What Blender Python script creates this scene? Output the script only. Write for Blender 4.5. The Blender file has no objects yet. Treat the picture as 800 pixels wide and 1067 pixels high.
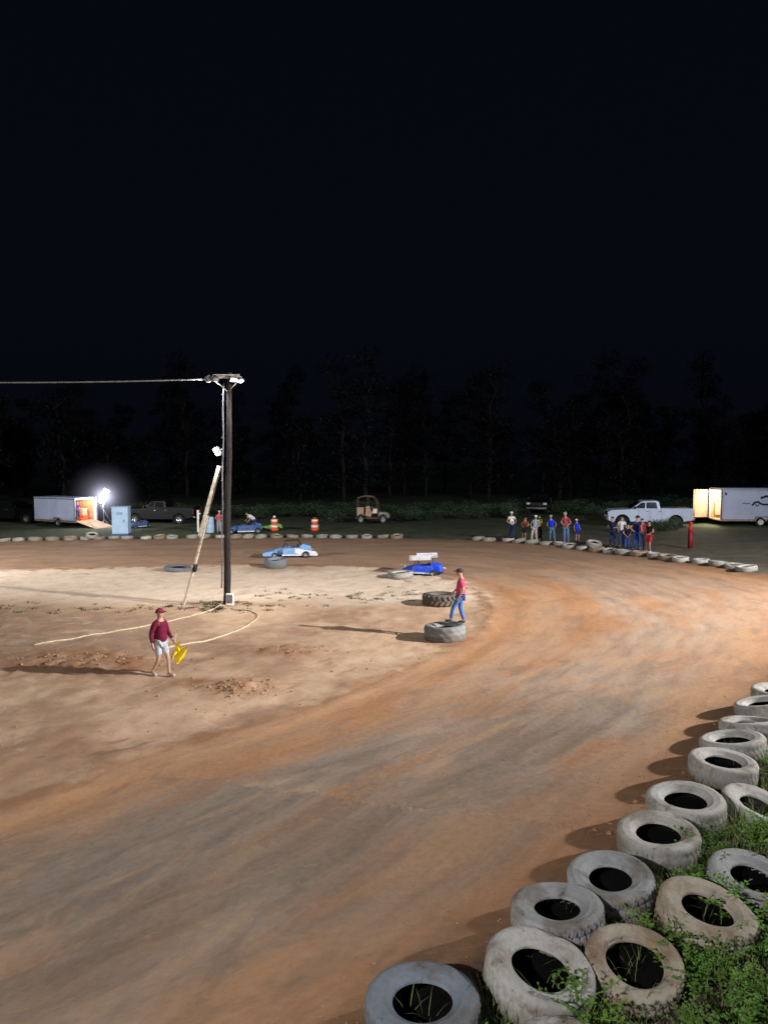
import bpy, bmesh, math, random
import numpy as np
from mathutils import Vector, Matrix, noise
random.seed(7)
SC = bpy.context.scene
COL = SC.collection
R = math.radians
OUT=[(-12,-6,1.2),(-5,-1.2,1.3),(-1.5,2.9,1.4),(0.3,4.75,1.42),(1.75,5.9,1.45),(3.35,7.7,1.5),(4.9,9.45,1.5),(6.9,12.2,1.45),
 (12.3,19.6,1.2),(14.9,24.5,1.05),(14.6,29,.8),(13.4,33,.65),(11.9,36.8,.55),(9.9,40.6,.45),(7,44.2,.33),(3.6,46.7,.2),(0,48.4,.08),(-6.5,49.4,0),(-19,48.3,0),(-32,45.5,0),(-60,38,0)]
INN=[(-22,-4,0),(-13,3.5,0),(-5.7,10.65,0),(-4.2,12.6,0),(-1.96,14.8,0),(0,17.4,0),(1.87,20.1,0),(3.06,22.9,0),(3.7,26.4,0),(3.4,30,0),(2.0,33.2,0),(-.6,35.2,0),
 (-4.6,36.1,0),(-9.45,36.1,0),(-17.3,34.6,0),(-30,32,0),(-60,26,0)]
def spline(pts,n=12):
    p=[tuple(2*pts[0][i]-pts[1][i] for i in range(3))]+list(pts)+[tuple(2*pts[-1][i]-pts[-2][i] for i in range(3))]
    o=[]
    for k in range(1,len(p)-2):
        for j in range(n):
            t=j/n;a,b,c,d=(np.array(q,float) for q in p[k-1:k+3])
            o.append(.5*(2*b+(c-a)*t+(2*a-5*b+4*c-d)*t*t+(3*b-a-3*c+d)*t**3))
    o.append(np.array(pts[-1],float));return np.array(o)
OS,IS=spline(OUT),spline(INN)
def near(P,S):
    """signed distance (+ to the right of the line), interpolated z, arc length"""
    best=np.full(len(P),1e18);sg=np.zeros(len(P));z=np.zeros(len(P));al=np.zeros(len(P));acc=0
    for a,b in zip(S[:-1],S[1:]):
        d=b[:2]-a[:2];L=np.hypot(*d)
        w=P-a[:2];t=np.clip((w@d)/(L*L),0,1)
        q=w-t[:,None]*d;dd=(q**2).sum(1)
        m=dd<best
        best[m]=dd[m];sg[m]=np.sign(d[1]*w[m,0]-d[0]*w[m,1])
        z[m]=a[2]+(b[2]-a[2])*t[m];al[m]=acc+t[m]*L
        acc+=L
    return np.sqrt(best)*np.where(sg==0,1,sg),z,al
def fields(P):
    P=np.asarray(P,float)
    si,_,al=near(P,IS); so,zo,_=near(P,OS); so=-so
    a=np.clip(si,0,None);b=np.clip(so,0,None)
    u=np.where(so<=0,1.,a/(a+b+1e-6));u=np.where(si<=0,0.,u)
    z=zo*u**1.25
    out=np.clip(-so,0,None)
    z=z-np.where(P[:,1]<14,1,0)*0.10*np.minimum(out,6)*np.clip((14-P[:,1])/3,0,1)
    return si,so,u,al,z
def zbase(x,y): return float(fields([(x,y)])[4][0])
# ------------------------------------------------------------------ helpers
def tag(o, label=None, cat=None, group=None, kind=None):
    if label: o['label'] = label
    if cat: o['category'] = cat
    if group: o['group'] = group
    if kind: o['kind'] = kind
    return o

def empty(name, loc=(0, 0, 0), rz=0, label=None, cat=None, group=None):
    o = bpy.data.objects.new(name, None); COL.objects.link(o)
    o.empty_display_size = .2
    o.location = loc; o.rotation_euler = (0, 0, rz)
    return tag(o, label, cat, group)

def dup(o, parent=None):
    c = o.copy(); COL.objects.link(c); c.parent = parent
    for ch in list(o.children): dup(ch, c)
    return c

class MB:
    """collects shapes, then links them as ONE mesh object"""
    def __init__(s): s.bm = bmesh.new(); s.mi = 0
    def _fin(s, fs, smooth=False):
        for f in fs: f.material_index = s.mi; f.smooth = smooth
    def box(s, c, d, rot=None, bev=0.0):
        m = Matrix.Translation(Vector(c)) @ (rot.to_4x4() if rot else Matrix.Identity(4)) @ Matrix.Diagonal((d[0], d[1], d[2], 1))
        r = bmesh.ops.create_cube(s.bm, size=1, matrix=m)
        fs = list({f for v in r['verts'] for f in v.link_faces})
        s._fin(fs)
        if bev > 0:
            es = list({e for v in r['verts'] for e in v.link_edges})
            r2 = bmesh.ops.bevel(s.bm, geom=es, offset=bev, segments=2, affect='EDGES', profile=.6)
            s._fin(r2['faces'], True)
        return s
    def tube(s, pts, rad, n=8, cap=True):
        pts = [Vector(p) for p in pts]
        rads = rad if isinstance(rad, (list, tuple)) else [rad] * len(pts)
        rings = []; up = None
        for i, p in enumerate(pts):
            t = (pts[min(i + 1, len(pts) - 1)] - pts[max(i - 1, 0)]).normalized()
            if up is None: up = Vector((0, 0, 1)) if abs(t.z) < .9 else Vector((1, 0, 0))
            x = t.cross(up)
            if x.length < 1e-4: x = t.orthogonal()
            x.normalize(); y = x.cross(t).normalized(); up = y
            rings.append([s.bm.verts.new(p + (x * math.cos(2 * math.pi * k / n) + y * math.sin(2 * math.pi * k / n)) * rads[i]) for k in range(n)])
        fs = []
        for a, b in zip(rings[:-1], rings[1:]):
            for k in range(n): fs.append(s.bm.faces.new((a[k], a[(k + 1) % n], b[(k + 1) % n], b[k])))
        s._fin(fs, True)
        if cap:
            f1 = s.bm.faces.new(rings[0][::-1]); f2 = s.bm.faces.new(rings[-1]); s._fin([f1, f2])
        return s
    def prism(s, poly, y0, y1, shrink=None):
        """polygon in x,z extruded along y; shrink(x,z)->(x,z) gives the y1 outline"""
        a = [s.bm.verts.new((x, y0, z)) for x, z in poly]
        b = [s.bm.verts.new((x, y1, z)) for x, z in ([shrink(x, z) for x, z in poly] if shrink else poly)]
        fs = [s.bm.faces.new(a), s.bm.faces.new(b[::-1])]
        for k in range(len(a)):
            j = (k + 1) % len(a); fs.append(s.bm.faces.new((a[j], a[k], b[k], b[j])))
        s._fin(fs); return s
    def sphere(s, c, d, u=12, v=8, rot=None, zmin=None):
        m = Matrix.Translation(Vector(c)) @ (rot.to_4x4() if rot else Matrix.Identity(4)) @ Matrix.Diagonal((d[0], d[1], d[2], 1))
        r = bmesh.ops.create_uvsphere(s.bm, u_segments=u, v_segments=v, radius=.5, matrix=Matrix.Identity(4))
        if zmin is not None:
            dl = [q for q in r['verts'] if q.co.z < zmin]
            keep = [q for q in r['verts'] if q.co.z >= zmin]
            bmesh.ops.delete(s.bm, geom=dl, context='VERTS'); vs = keep
        else: vs = r['verts']
        for q in vs: q.co = m @ q.co
        s._fin(list({f for q in vs for f in q.link_faces}), True); return s
    def lathe(s, prof, n=32, axis='Z', c=(0, 0, 0), close=True):
        rings = []
        for k in range(n):
            a = 2 * math.pi * k / n; ca, sa = math.cos(a), math.sin(a)
            ring = []
            for r_, h in prof:
                p = (r_ * ca, r_ * sa, h) if axis == 'Z' else ((r_ * ca, h, r_ * sa) if axis == 'Y' else (h, r_ * ca, r_ * sa))
                ring.append(s.bm.verts.new(Vector(p) + Vector(c)))
            rings.append(ring)
        fs = []; m = len(prof)
        for k in range(n):
            a, b = rings[k], rings[(k + 1) % n]
            for j in range(m if close else m - 1):
                jj = (j + 1) % m; fs.append(s.bm.faces.new((a[j], b[j], b[jj], a[jj])))
        s._fin(fs, True); return s
    def quad(s, pts):
        f = s.bm.faces.new([s.bm.verts.new(p) for p in pts]); s._fin([f]); return s
    def mesh(s, name, mats):
        bmesh.ops.recalc_face_normals(s.bm, faces=s.bm.faces)
        me = bpy.data.meshes.new(name); s.bm.to_mesh(me); s.bm.free()
        for m in (mats if isinstance(mats, (list, tuple)) else [mats]): me.materials.append(m)
        return me
    def build(s, name, mats, parent=None):
        return link(name, s.mesh(name, mats), parent)

def link(name, me, parent=None):
    o = bpy.data.objects.new(name, me); COL.objects.link(o)
    if parent: o.parent = parent
    return o

def rotz(a): return Matrix.Rotation(a, 3, 'Z')
def rotx(a): return Matrix.Rotation(a, 3, 'X')
def roty(a): return Matrix.Rotation(a, 3, 'Y')

# ------------------------------------------------------------------ materials
class NT:
    def __init__(s, name):
        s.m = bpy.data.materials.new(name); s.m.use_nodes = True; s.t = s.m.node_tree; s.t.nodes.clear()
        s.out = s.n('ShaderNodeOutputMaterial'); s.b = s.n('ShaderNodeBsdfPrincipled')
        s.l(s.b.outputs[0], s.out.inputs[0])
    def n(s, ty, **k):
        q = s.t.nodes.new(ty)
        for a, v in k.items(): setattr(q, a, v)
        return q
    def l(s, a, b): s.t.links.new(a, b)
    def inp(s, q, v):
        if isinstance(v, bpy.types.NodeSocket): s.l(v, q)
        else: q.default_value = v
    def math(s, op, a, b=0, clamp=False):
        q = s.n('ShaderNodeMath', operation=op, use_clamp=clamp); s.inp(q.inputs[0], a); s.inp(q.inputs[1], b); return q.outputs[0]
    def ss(s, v, lo, hi, a=0., b=1.):
        q = s.n('ShaderNodeMapRange', interpolation_type='SMOOTHSTEP'); s.inp(q.inputs[0], v)
        for i, x in enumerate((lo, hi, a, b)): q.inputs[i + 1].default_value = x
        return q.outputs[0]
    def mix(s, f, a, b, mode='MIX'):
        q = s.n('ShaderNodeMix', data_type='RGBA', blend_type=mode)
        s.inp(q.inputs[0], f)
        for i, v in ((6, a), (7, b)):
            s.inp(q.inputs[i], v if isinstance(v, bpy.types.NodeSocket) else (*v, 1) if len(v) == 3 else v)
        return q.outputs[2]
    def noise(s, vec=None, scale=5., det=4., rough=.55, dist=0.):
        q = s.n('ShaderNodeTexNoise'); q.inputs['Scale'].default_value = scale; q.inputs['Detail'].default_value = det
        q.inputs['Roughness'].default_value = rough; q.inputs['Distortion'].default_value = dist
        if vec is not None: s.l(vec, q.inputs['Vector'])
        return q.outputs[0]
    def attr(s, name):
        q = s.n('ShaderNodeAttribute', attribute_name=name); return q.outputs['Fac']
    def xyz(s, x, y, z=0.):
        q = s.n('ShaderNodeCombineXYZ'); s.inp(q.inputs[0], x); s.inp(q.inputs[1], y); s.inp(q.inputs[2], z); return q.outputs[0]
    def objc(s): return s.n('ShaderNodeTexCoord').outputs['Object']
    def pos(s): return s.n('ShaderNodeNewGeometry').outputs['Position']
    def bump(s, h, strength=.4, dist=.02):
        q = s.n('ShaderNodeBump'); q.inputs['Strength'].default_value = strength; q.inputs['Distance'].default_value = dist
        s.l(h, q.inputs['Height']); s.l(q.outputs[0], s.b.inputs['Normal'])
    def set(s, **k):
        for a, v in k.items():
            i = s.b.inputs[a.replace('_', ' ')]
            if isinstance(v, bpy.types.NodeSocket): s.l(v, i)
            else: i.default_value = (*v, 1) if isinstance(v, tuple) and len(v) == 3 else v
        return s

def simple(name, col, rough=.7, metal=0., var=.25, scale=8., bump=0., spec=.3, dirt=None):
    t = NT(name); c = t.objc(); nz = t.noise(c, scale, 5)
    a = tuple(max(0, x * (1 - var)) for x in col); b = tuple(min(1, x * (1 + var)) for x in col)
    cc = t.mix(t.ss(nz, .3, .7), a, b)
    if dirt:
        cc = t.mix(t.ss(t.noise(c, scale * .45, 6, .65), .52, .68), cc, dirt)
    t.set(Base_Color=cc, Roughness=rough, Metallic=metal)
    t.b.inputs['Specular IOR Level'].default_value = spec
    if bump: t.bump(t.noise(c, scale * 5, 4), bump, .01)
    return t.m

def emis(name, col, s):
    t = NT(name); t.set(Base_Color=(.8, .8, .8), Emission_Color=(*col, 1), Emission_Strength=s); return t.m

M = {}
M['rubber'] = simple('black_rubber', (.02, .02, .021), .85, bump=.3, scale=14)
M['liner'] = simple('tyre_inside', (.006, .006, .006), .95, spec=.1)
M['wood'] = simple('weathered_pole_wood', (.022, .018, .018), .85, scale=5, bump=.6)
M['board'] = simple('pale_timber', (.50, .45, .37), .8, scale=6, bump=.4, dirt=(.3, .24, .18))
M['conduit'] = simple('grey_conduit', (.14, .14, .16), .5)
M['steel'] = simple('galvanised_steel', (.3, .3, .31), .45, .6)
M['blacksteel'] = simple('black_steel', (.02, .02, .022), .5, .3)
M['whitepaint'] = simple('white_vehicle_paint', (.52, .60, .80), .35, var=.06, scale=1.5, spec=.5)
M['trailerwhite'] = simple('trailer_skin', (.50, .56, .76), .45, var=.07, scale=1.2, spec=.4)
M['darkpaint'] = simple('dark_vehicle_paint', (.006, .0065, .008), .4, spec=.2)
M['glass'] = simple('dark_window_glass', (.008, .009, .011), .08, var=.1, spec=.6)
M['chrome'] = simple('chrome', (.6, .6, .62), .2, .9)
M['redlens'] = simple('red_lens', (.35, .02, .02), .3)
M['clearlens'] = simple('headlight_lens', (.65, .68, .72), .15, spec=.6)
M['tan'] = simple('tan_panel', (.46, .31, .20), .7, var=.1)
M['ply'] = simple('plywood', (.45, .28, .14), .7, scale=3)
M['rope'] = simple('cream_rope', (.50, .42, .30), .9, scale=20, bump=.5)
M['wire'] = simple('overhead_wire', (.13, .13, .12), .8)
M['skin'] = simple('skin', (.42, .24, .17), .55, var=.1)
M['hair'] = simple('dark_hair', (.03, .02, .015), .8)
M['eye'] = simple('eye', (.02, .015, .01), .3)
M['concrete'] = simple('concrete', (.32, .30, .27), .9, scale=4, bump=.5)
M['soil_clod'] = simple('dirt_clod', (.36, .21, .12), .95, scale=6, bump=.8)
M['orange_plastic'] = simple('orange_plastic', (.75, .10, .02), .5, var=.1)
M['reflect'] = simple('white_reflective_band', (.8, .78, .74), .4, var=.1)
M['bluebox'] = simple('pale_blue_plastic', (.36, .50, .68), .6, var=.06, scale=2)
M['bluegrey'] = simple('blue_grey_plastic', (.06, .11, .26), .6)
M['kartblue'] = simple('blue_bodywork', (.02, .07, .56), .4, var=.25, dirt=(.10, .12, .4))
M['kartsky'] = simple('sky_blue_bodywork', (.16, .33, .62), .45, var=.2, dirt=(.3, .27, .26))
M['kartwhite'] = simple('white_bodywork', (.62, .64, .70), .45, var=.1, dirt=(.4, .34, .3))
M['kartgreen'] = simple('lime_bodywork', (.25, .65, .12), .4, var=.1)
M['redpost'] = simple('red_post_paint', (.20, .012, .018), .5, var=.15)
M['redbright'] = simple('bright_red_paint', (.42, .02, .025), .45, var=.1)
M['hivis'] = simple('hi_vis_yellow', (.55, .75, .03), .6, var=.1)
M['yellow'] = simple('yellow_cloth', (.85, .62, .02), .7, var=.12)
M['rust'] = simple('rusty_frame', (.13, .085, .06), .8, scale=6)
_c = {}
def cloth(col, dirt=None):
    if col not in _c: _c[col] = simple('cloth', col, .9, var=.18, scale=14, bump=.25, spec=.1)
    return _c[col]

def tyre_paint(name, paint, grime, amt, rub=(.05, .048, .046)):
    t = NT(name); c = t.objc()
    big = t.noise(c, 2.6, 6, .65); fine = t.noise(c, 22, 5, .7)
    rnd = t.n('ShaderNodeObjectInfo').outputs['Random']
    cc = t.mix(t.ss(fine, .3, .72), tuple(x * .78 for x in paint), paint)
    sh = t.math('ADD', big, t.math('MULTIPLY', t.math('SUBTRACT', rnd, .5), .12))
    cc = t.mix(t.ss(sh, .62 - amt, .80 - amt), cc, grime)
    z = t.n('ShaderNodeSeparateXYZ'); t.l(c, z.inputs[0])
    low = t.ss(t.math('ADD', z.outputs[2], t.math('MULTIPLY', t.math('SUBTRACT', big, .5), .16)), -.10, .03, .85, 0.)
    cc = t.mix(low, cc, (.16, .12, .085))
    chips = t.ss(t.noise(c, 11, 9, .85), .585, .63)
    cc = t.mix(t.math('MULTIPLY', chips, .85), cc, rub)
    rad = t.n('ShaderNodeVectorMath', operation='LENGTH'); t.l(t.xyz(z.outputs[0], z.outputs[1], 0.), rad.inputs[0])
    edge = t.ss(t.math('ADD', rad.outputs['Value'], t.math('MULTIPLY', t.math('SUBTRACT', fine, .5), .10)), .352, .392, 0., .55)
    cc = t.mix(edge, cc, tuple(x * .55 for x in grime))
    mud = t.ss(t.noise(c, 4.5, 9, .8, .6), .57, .64, 0., .6)
    cc = t.mix(mud, cc, (.24, .15, .09))
    t.set(Base_Color=cc, Roughness=.82); t.b.inputs['Specular IOR Level'].default_value = .25
    t.bump(t.math('ADD', t.noise(c, 45, 6, .7), t.math('MULTIPLY', chips, -.5)), .5, .008)
    return t.m
M['tp_white'] = tyre_paint('worn_white_tyre_paint', (.50, .49, .465), (.24, .22, .19), .12)
M['tp_grey'] = tyre_paint('worn_grey_tyre_paint', (.35, .36, .37), (.17, .16, .15), .13)
M['tp_tan'] = tyre_paint('mud_stained_tyre_paint', (.43, .38, .31), (.23, .165, .11), .15)
M['tp_blue'] = tyre_paint('dusty_blue_grey_tyre_paint', (.22, .255, .31), (.13, .13, .14), .10)
M['tp_dark'] = tyre_paint('dusty_dark_rubber', (.11, .11, .112), (.16, .13, .10), .14)

# ------------------------------------------------------------------ ground
RX = lambda a, b, n: np.linspace(a, b, n)
xs = np.concatenate([-np.geomspace(500, 45, 16), RX(-44, -14, 90)[:-1], RX(-14, 13, 226)[:-1], RX(13, 34, 64), np.geomspace(35, 500, 18)])
ys = np.concatenate([-np.geomspace(60, 3, 8), RX(-2, 3, 12)[:-1], RX(3, 24, 211)[:-1], RX(24, 54, 151)[:-1], RX(54, 90, 48), np.geomspace(92, 700, 22)])
X, Y = np.meshgrid(xs, ys); PP = np.stack([X.ravel(), Y.ravel()], 1)
SI, SO, U, AL, Z = fields(PP)
def fbm(x, y, s, o=4):
    return noise.fractal(Vector((x * s, y * s, 3.3)), 1.0, 2.0, o, noise_basis='PERLIN_ORIGINAL')
HEAPS = ((-3.3, 16.5, .95, .17), (-2.7, 19.7, 1.1, .13), (-8.3, 18.9, 1.7, .12), (-6.7, 18.2, 1.2, .09), (-5.9, 26.2, .9, .10), (-.5, 24.8, 1.3, .06), (-4.6, 16.9, .6, .06))
HP = np.zeros(len(PP))
for hx, hy, hr, hh in HEAPS[:4] + HEAPS[6:]: HP += np.exp(-(((PP[:, 0] - hx) / hr) ** 2 + ((PP[:, 1] - hy) * 1.5 / hr) ** 2))
HP = np.clip(HP * 1.2, 0, 1)
def detail(i):
    x, y = PP[i]
    if y > 60 or abs(x) > 40: return 0.0
    si, so, al = SI[i], SO[i], AL[i]
    d = 0.05 * fbm(x, y, .25, 3)
    if si < 0:                                   # infield: rough, low heaps of scraped dirt
        d += .028 * fbm(x, y, 1.6, 4) + .018 * max(0, fbm(x + 9, y, 3.4, 3))
        for hx, hy, hr, hh in HEAPS:
            r2 = bmesh.ops.bevel(s.bm, geom=es, offset=bev, segments=2, affect='EDGES', profile=.6)
            s._fin(r2['faces'], True)
        return s
    def tube(s, pts, rad, n=8, cap=True):
        pts = [Vector(p) for p in pts]
        rads = rad if isinstance(rad, (list, tuple)) else [rad] * len(pts)
        rings = []; up = None
        for i, p in enumerate(pts):
            t = (pts[min(i + 1, len(pts) - 1)] - pts[max(i - 1, 0)]).normalized()
            if up is None: up = Vector((0, 0, 1)) if abs(t.z) < .9 else Vector((1, 0, 0))
            x = t.cross(up)
            if x.length < 1e-4: x = t.orthogonal()
            x.normalize(); y = x.cross(t).normalized(); up = y
            rings.append([s.bm.verts.new(p + (x * math.cos(2 * math.pi * k / n) + y * math.sin(2 * math.pi * k / n)) * rads[i]) for k in range(n)])
        fs = []
        for a, b in zip(rings[:-1], rings[1:]):
            for k in range(n): fs.append(s.bm.faces.new((a[k], a[(k + 1) % n], b[(k + 1) % n], b[k])))
        s._fin(fs, True)
        if cap:
            f1 = s.bm.faces.new(rings[0][::-1]); f2 = s.bm.faces.new(rings[-1]); s._fin([f1, f2])
        return s
    def prism(s, poly, y0, y1, shrink=None):
        """polygon in x,z extruded along y; shrink(x,z)->(x,z) gives the y1 outline"""
        a = [s.bm.verts.new((x, y0, z)) for x, z in poly]
        b = [s.bm.verts.new((x, y1, z)) for x, z in ([shrink(x, z) for x, z in poly] if shrink else poly)]
        fs = [s.bm.faces.new(a), s.bm.faces.new(b[::-1])]
        for k in range(len(a)):
            j = (k + 1) % len(a); fs.append(s.bm.faces.new((a[j], a[k], b[k], b[j])))
        s._fin(fs); return s
    def sphere(s, c, d, u=12, v=8, rot=None, zmin=None):
        m = Matrix.Translation(Vector(c)) @ (rot.to_4x4() if rot else Matrix.Identity(4)) @ Matrix.Diagonal((d[0], d[1], d[2], 1))
        r = bmesh.ops.create_uvsphere(s.bm, u_segments=u, v_segments=v, radius=.5, matrix=Matrix.Identity(4))
        if zmin is not None:
            dl = [q for q in r['verts'] if q.co.z < zmin]
            keep = [q for q in r['verts'] if q.co.z >= zmin]
            bmesh.ops.delete(s.bm, geom=dl, context='VERTS'); vs = keep
        else: vs = r['verts']
        for q in vs: q.co = m @ q.co
        s._fin(list({f for q in vs for f in q.link_faces}), True); return s
    def lathe(s, prof, n=32, axis='Z', c=(0, 0, 0), close=True):
        rings = []
        for k in range(n):
            a = 2 * math.pi * k / n; ca, sa = math.cos(a), math.sin(a)
            ring = []
            for r_, h in prof:
                p = (r_ * ca, r_ * sa, h) if axis == 'Z' else ((r_ * ca, h, r_ * sa) if axis == 'Y' else (h, r_ * ca, r_ * sa))
                ring.append(s.bm.verts.new(Vector(p) + Vector(c)))
            rings.append(ring)
        fs = []; m = len(prof)
        for k in range(n):
            a, b = rings[k], rings[(k + 1) % n]
            for j in range(m if close else m - 1):
                jj = (j + 1) % m; fs.append(s.bm.faces.new((a[j], b[j], b[jj], a[jj])))
        s._fin(fs, True); return s
    def quad(s, pts):
        f = s.bm.faces.new([s.bm.verts.new(p) for p in pts]); s._fin([f]); return s
    def mesh(s, name, mats):
        bmesh.ops.recalc_face_normals(s.bm, faces=s.bm.faces)
        me = bpy.data.meshes.new(name); s.bm.to_mesh(me); s.bm.free()
        for m in (mats if isinstance(mats, (list, tuple)) else [mats]): me.materials.append(m)
        return me
    def build(s, name, mats, parent=None):
        return link(name, s.mesh(name, mats), parent)

def link(name, me, parent=None):
    o = bpy.data.objects.new(name, me); COL.objects.link(o)
    if parent: o.parent = parent
    return o

def rotz(a): return Matrix.Rotation(a, 3, 'Z')
def rotx(a): return Matrix.Rotation(a, 3, 'X')
def roty(a): return Matrix.Rotation(a, 3, 'Y')

# ------------------------------------------------------------------ materials
class NT:
    def __init__(s, name):
        s.m = bpy.data.materials.new(name); s.m.use_nodes = True; s.t = s.m.node_tree; s.t.nodes.clear()
        s.out = s.n('ShaderNodeOutputMaterial'); s.b = s.n('ShaderNodeBsdfPrincipled')
        s.l(s.b.outputs[0], s.out.inputs[0])
    def n(s, ty, **k):
        q = s.t.nodes.new(ty)
        for a, v in k.items(): setattr(q, a, v)
        return q
    def l(s, a, b): s.t.links.new(a, b)
    def inp(s, q, v):
        if isinstance(v, bpy.types.NodeSocket): s.l(v, q)
        else: q.default_value = v
    def math(s, op, a, b=0, clamp=False):
        q = s.n('ShaderNodeMath', operation=op, use_clamp=clamp); s.inp(q.inputs[0], a); s.inp(q.inputs[1], b); return q.outputs[0]
    def ss(s, v, lo, hi, a=0., b=1.):
        q = s.n('ShaderNodeMapRange', interpolation_type='SMOOTHSTEP'); s.inp(q.inputs[0], v)
        for i, x in enumerate((lo, hi, a, b)): q.inputs[i + 1].default_value = x
        return q.outputs[0]
    def mix(s, f, a, b, mode='MIX'):
        q = s.n('ShaderNodeMix', data_type='RGBA', blend_type=mode)
        s.inp(q.inputs[0], f)
        for i, v in ((6, a), (7, b)):
            s.inp(q.inputs[i], v if isinstance(v, bpy.types.NodeSocket) else (*v, 1) if len(v) == 3 else v)
        return q.outputs[2]
    def noise(s, vec=None, scale=5., det=4., rough=.55, dist=0.):
        q = s.n('ShaderNodeTexNoise'); q.inputs['Scale'].default_value = scale; q.inputs['Detail'].default_value = det
        q.inputs['Roughness'].default_value = rough; q.inputs['Distortion'].default_value = dist
        if vec is not None: s.l(vec, q.inputs['Vector'])
        return q.outputs[0]
    def attr(s, name):
        q = s.n('ShaderNodeAttribute', attribute_name=name); return q.outputs['Fac']
    def xyz(s, x, y, z=0.):
        q = s.n('ShaderNodeCombineXYZ'); s.inp(q.inputs[0], x); s.inp(q.inputs[1], y); s.inp(q.inputs[2], z); return q.outputs[0]
    def objc(s): return s.n('ShaderNodeTexCoord').outputs['Object']
    def pos(s): return s.n('ShaderNodeNewGeometry').outputs['Position']
    def bump(s, h, strength=.4, dist=.02):
        q = s.n('ShaderNodeBump'); q.inputs['Strength'].default_value = strength; q.inputs['Distance'].default_value = dist
        s.l(h, q.inputs['Height']); s.l(q.outputs[0], s.b.inputs['Normal'])
    def set(s, **k):
        for a, v in k.items():
            i = s.b.inputs[a.replace('_', ' ')]
            if isinstance(v, bpy.types.NodeSocket): s.l(v, i)
            else: i.default_value = (*v, 1) if isinstance(v, tuple) and len(v) == 3 else v
        return s

def simple(name, col, rough=.7, metal=0., var=.25, scale=8., bump=0., spec=.3, dirt=None):
    t = NT(name); c = t.objc(); nz = t.noise(c, scale, 5)
    a = tuple(max(0, x * (1 - var)) for x in col); b = tuple(min(1, x * (1 + var)) for x in col)
    cc = t.mix(t.ss(nz, .3, .7), a, b)
    if dirt:
        cc = t.mix(t.ss(t.noise(c, scale * .45, 6, .65), .52, .68), cc, dirt)
    t.set(Base_Color=cc, Roughness=rough, Metallic=metal)
    t.b.inputs['Specular IOR Level'].default_value = spec
    if bump: t.bump(t.noise(c, scale * 5, 4), bump, .01)
    return t.m

def emis(name, col, s):
    t = NT(name); t.set(Base_Color=(.8, .8, .8), Emission_Color=(*col, 1), Emission_Strength=s); return t.m

M = {}
M['rubber'] = simple('black_rubber', (.02, .02, .021), .85, bump=.3, scale=14)
M['liner'] = simple('tyre_inside', (.006, .006, .006), .95, spec=.1)
M['wood'] = simple('weathered_pole_wood', (.022, .018, .018), .85, scale=5, bump=.6)
M['board'] = simple('pale_timber', (.50, .45, .37), .8, scale=6, bump=.4, dirt=(.3, .24, .18))
M['conduit'] = simple('grey_conduit', (.14, .14, .16), .5)
M['steel'] = simple('galvanised_steel', (.3, .3, .31), .45, .6)
M['blacksteel'] = simple('black_steel', (.02, .02, .022), .5, .3)
M['whitepaint'] = simple('white_vehicle_paint', (.52, .60, .80), .35, var=.06, scale=1.5, spec=.5)
M['trailerwhite'] = simple('trailer_skin', (.50, .56, .76), .45, var=.07, scale=1.2, spec=.4)
M['darkpaint'] = simple('dark_vehicle_paint', (.006, .0065, .008), .4, spec=.2)
M['glass'] = simple('dark_window_glass', (.008, .009, .011), .08, var=.1, spec=.6)
M['chrome'] = simple('chrome', (.6, .6, .62), .2, .9)
M['redlens'] = simple('red_lens', (.35, .02, .02), .3)
M['clearlens'] = simple('headlight_lens', (.65, .68, .72), .15, spec=.6)
M['tan'] = simple('tan_panel', (.46, .31, .20), .7, var=.1)
M['ply'] = simple('plywood', (.45, .28, .14), .7, scale=3)
M['rope'] = simple('cream_rope', (.50, .42, .30), .9, scale=20, bump=.5)
M['wire'] = simple('overhead_wire', (.13, .13, .12), .8)
M['skin'] = simple('skin', (.42, .24, .17), .55, var=.1)
M['hair'] = simple('dark_hair', (.03, .02, .015), .8)
M['eye'] = simple('eye', (.02, .015, .01), .3)
M['concrete'] = simple('concrete', (.32, .30, .27), .9, scale=4, bump=.5)
M['soil_clod'] = simple('dirt_clod', (.36, .21, .12), .95, scale=6, bump=.8)
M['orange_plastic'] = simple('orange_plastic', (.75, .10, .02), .5, var=.1)
M['reflect'] = simple('white_reflective_band', (.8, .78, .74), .4, var=.1)
M['bluebox'] = simple('pale_blue_plastic', (.36, .50, .68), .6, var=.06, scale=2)
M['bluegrey'] = simple('blue_grey_plastic', (.06, .11, .26), .6)
M['kartblue'] = simple('blue_bodywork', (.02, .07, .56), .4, var=.25, dirt=(.10, .12, .4))
M['kartsky'] = simple('sky_blue_bodywork', (.16, .33, .62), .45, var=.2, dirt=(.3, .27, .26))
M['kartwhite'] = simple('white_bodywork', (.62, .64, .70), .45, var=.1, dirt=(.4, .34, .3))
M['kartgreen'] = simple('lime_bodywork', (.25, .65, .12), .4, var=.1)
M['redpost'] = simple('red_post_paint', (.20, .012, .018), .5, var=.15)
M['redbright'] = simple('bright_red_paint', (.42, .02, .025), .45, var=.1)
M['hivis'] = simple('hi_vis_yellow', (.55, .75, .03), .6, var=.1)
M['yellow'] = simple('yellow_cloth', (.85, .62, .02), .7, var=.12)
M['rust'] = simple('rusty_frame', (.13, .085, .06), .8, scale=6)
_c = {}
def cloth(col, dirt=None):
    if col not in _c: _c[col] = simple('cloth', col, .9, var=.18, scale=14, bump=.25, spec=.1)
    return _c[col]

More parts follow.
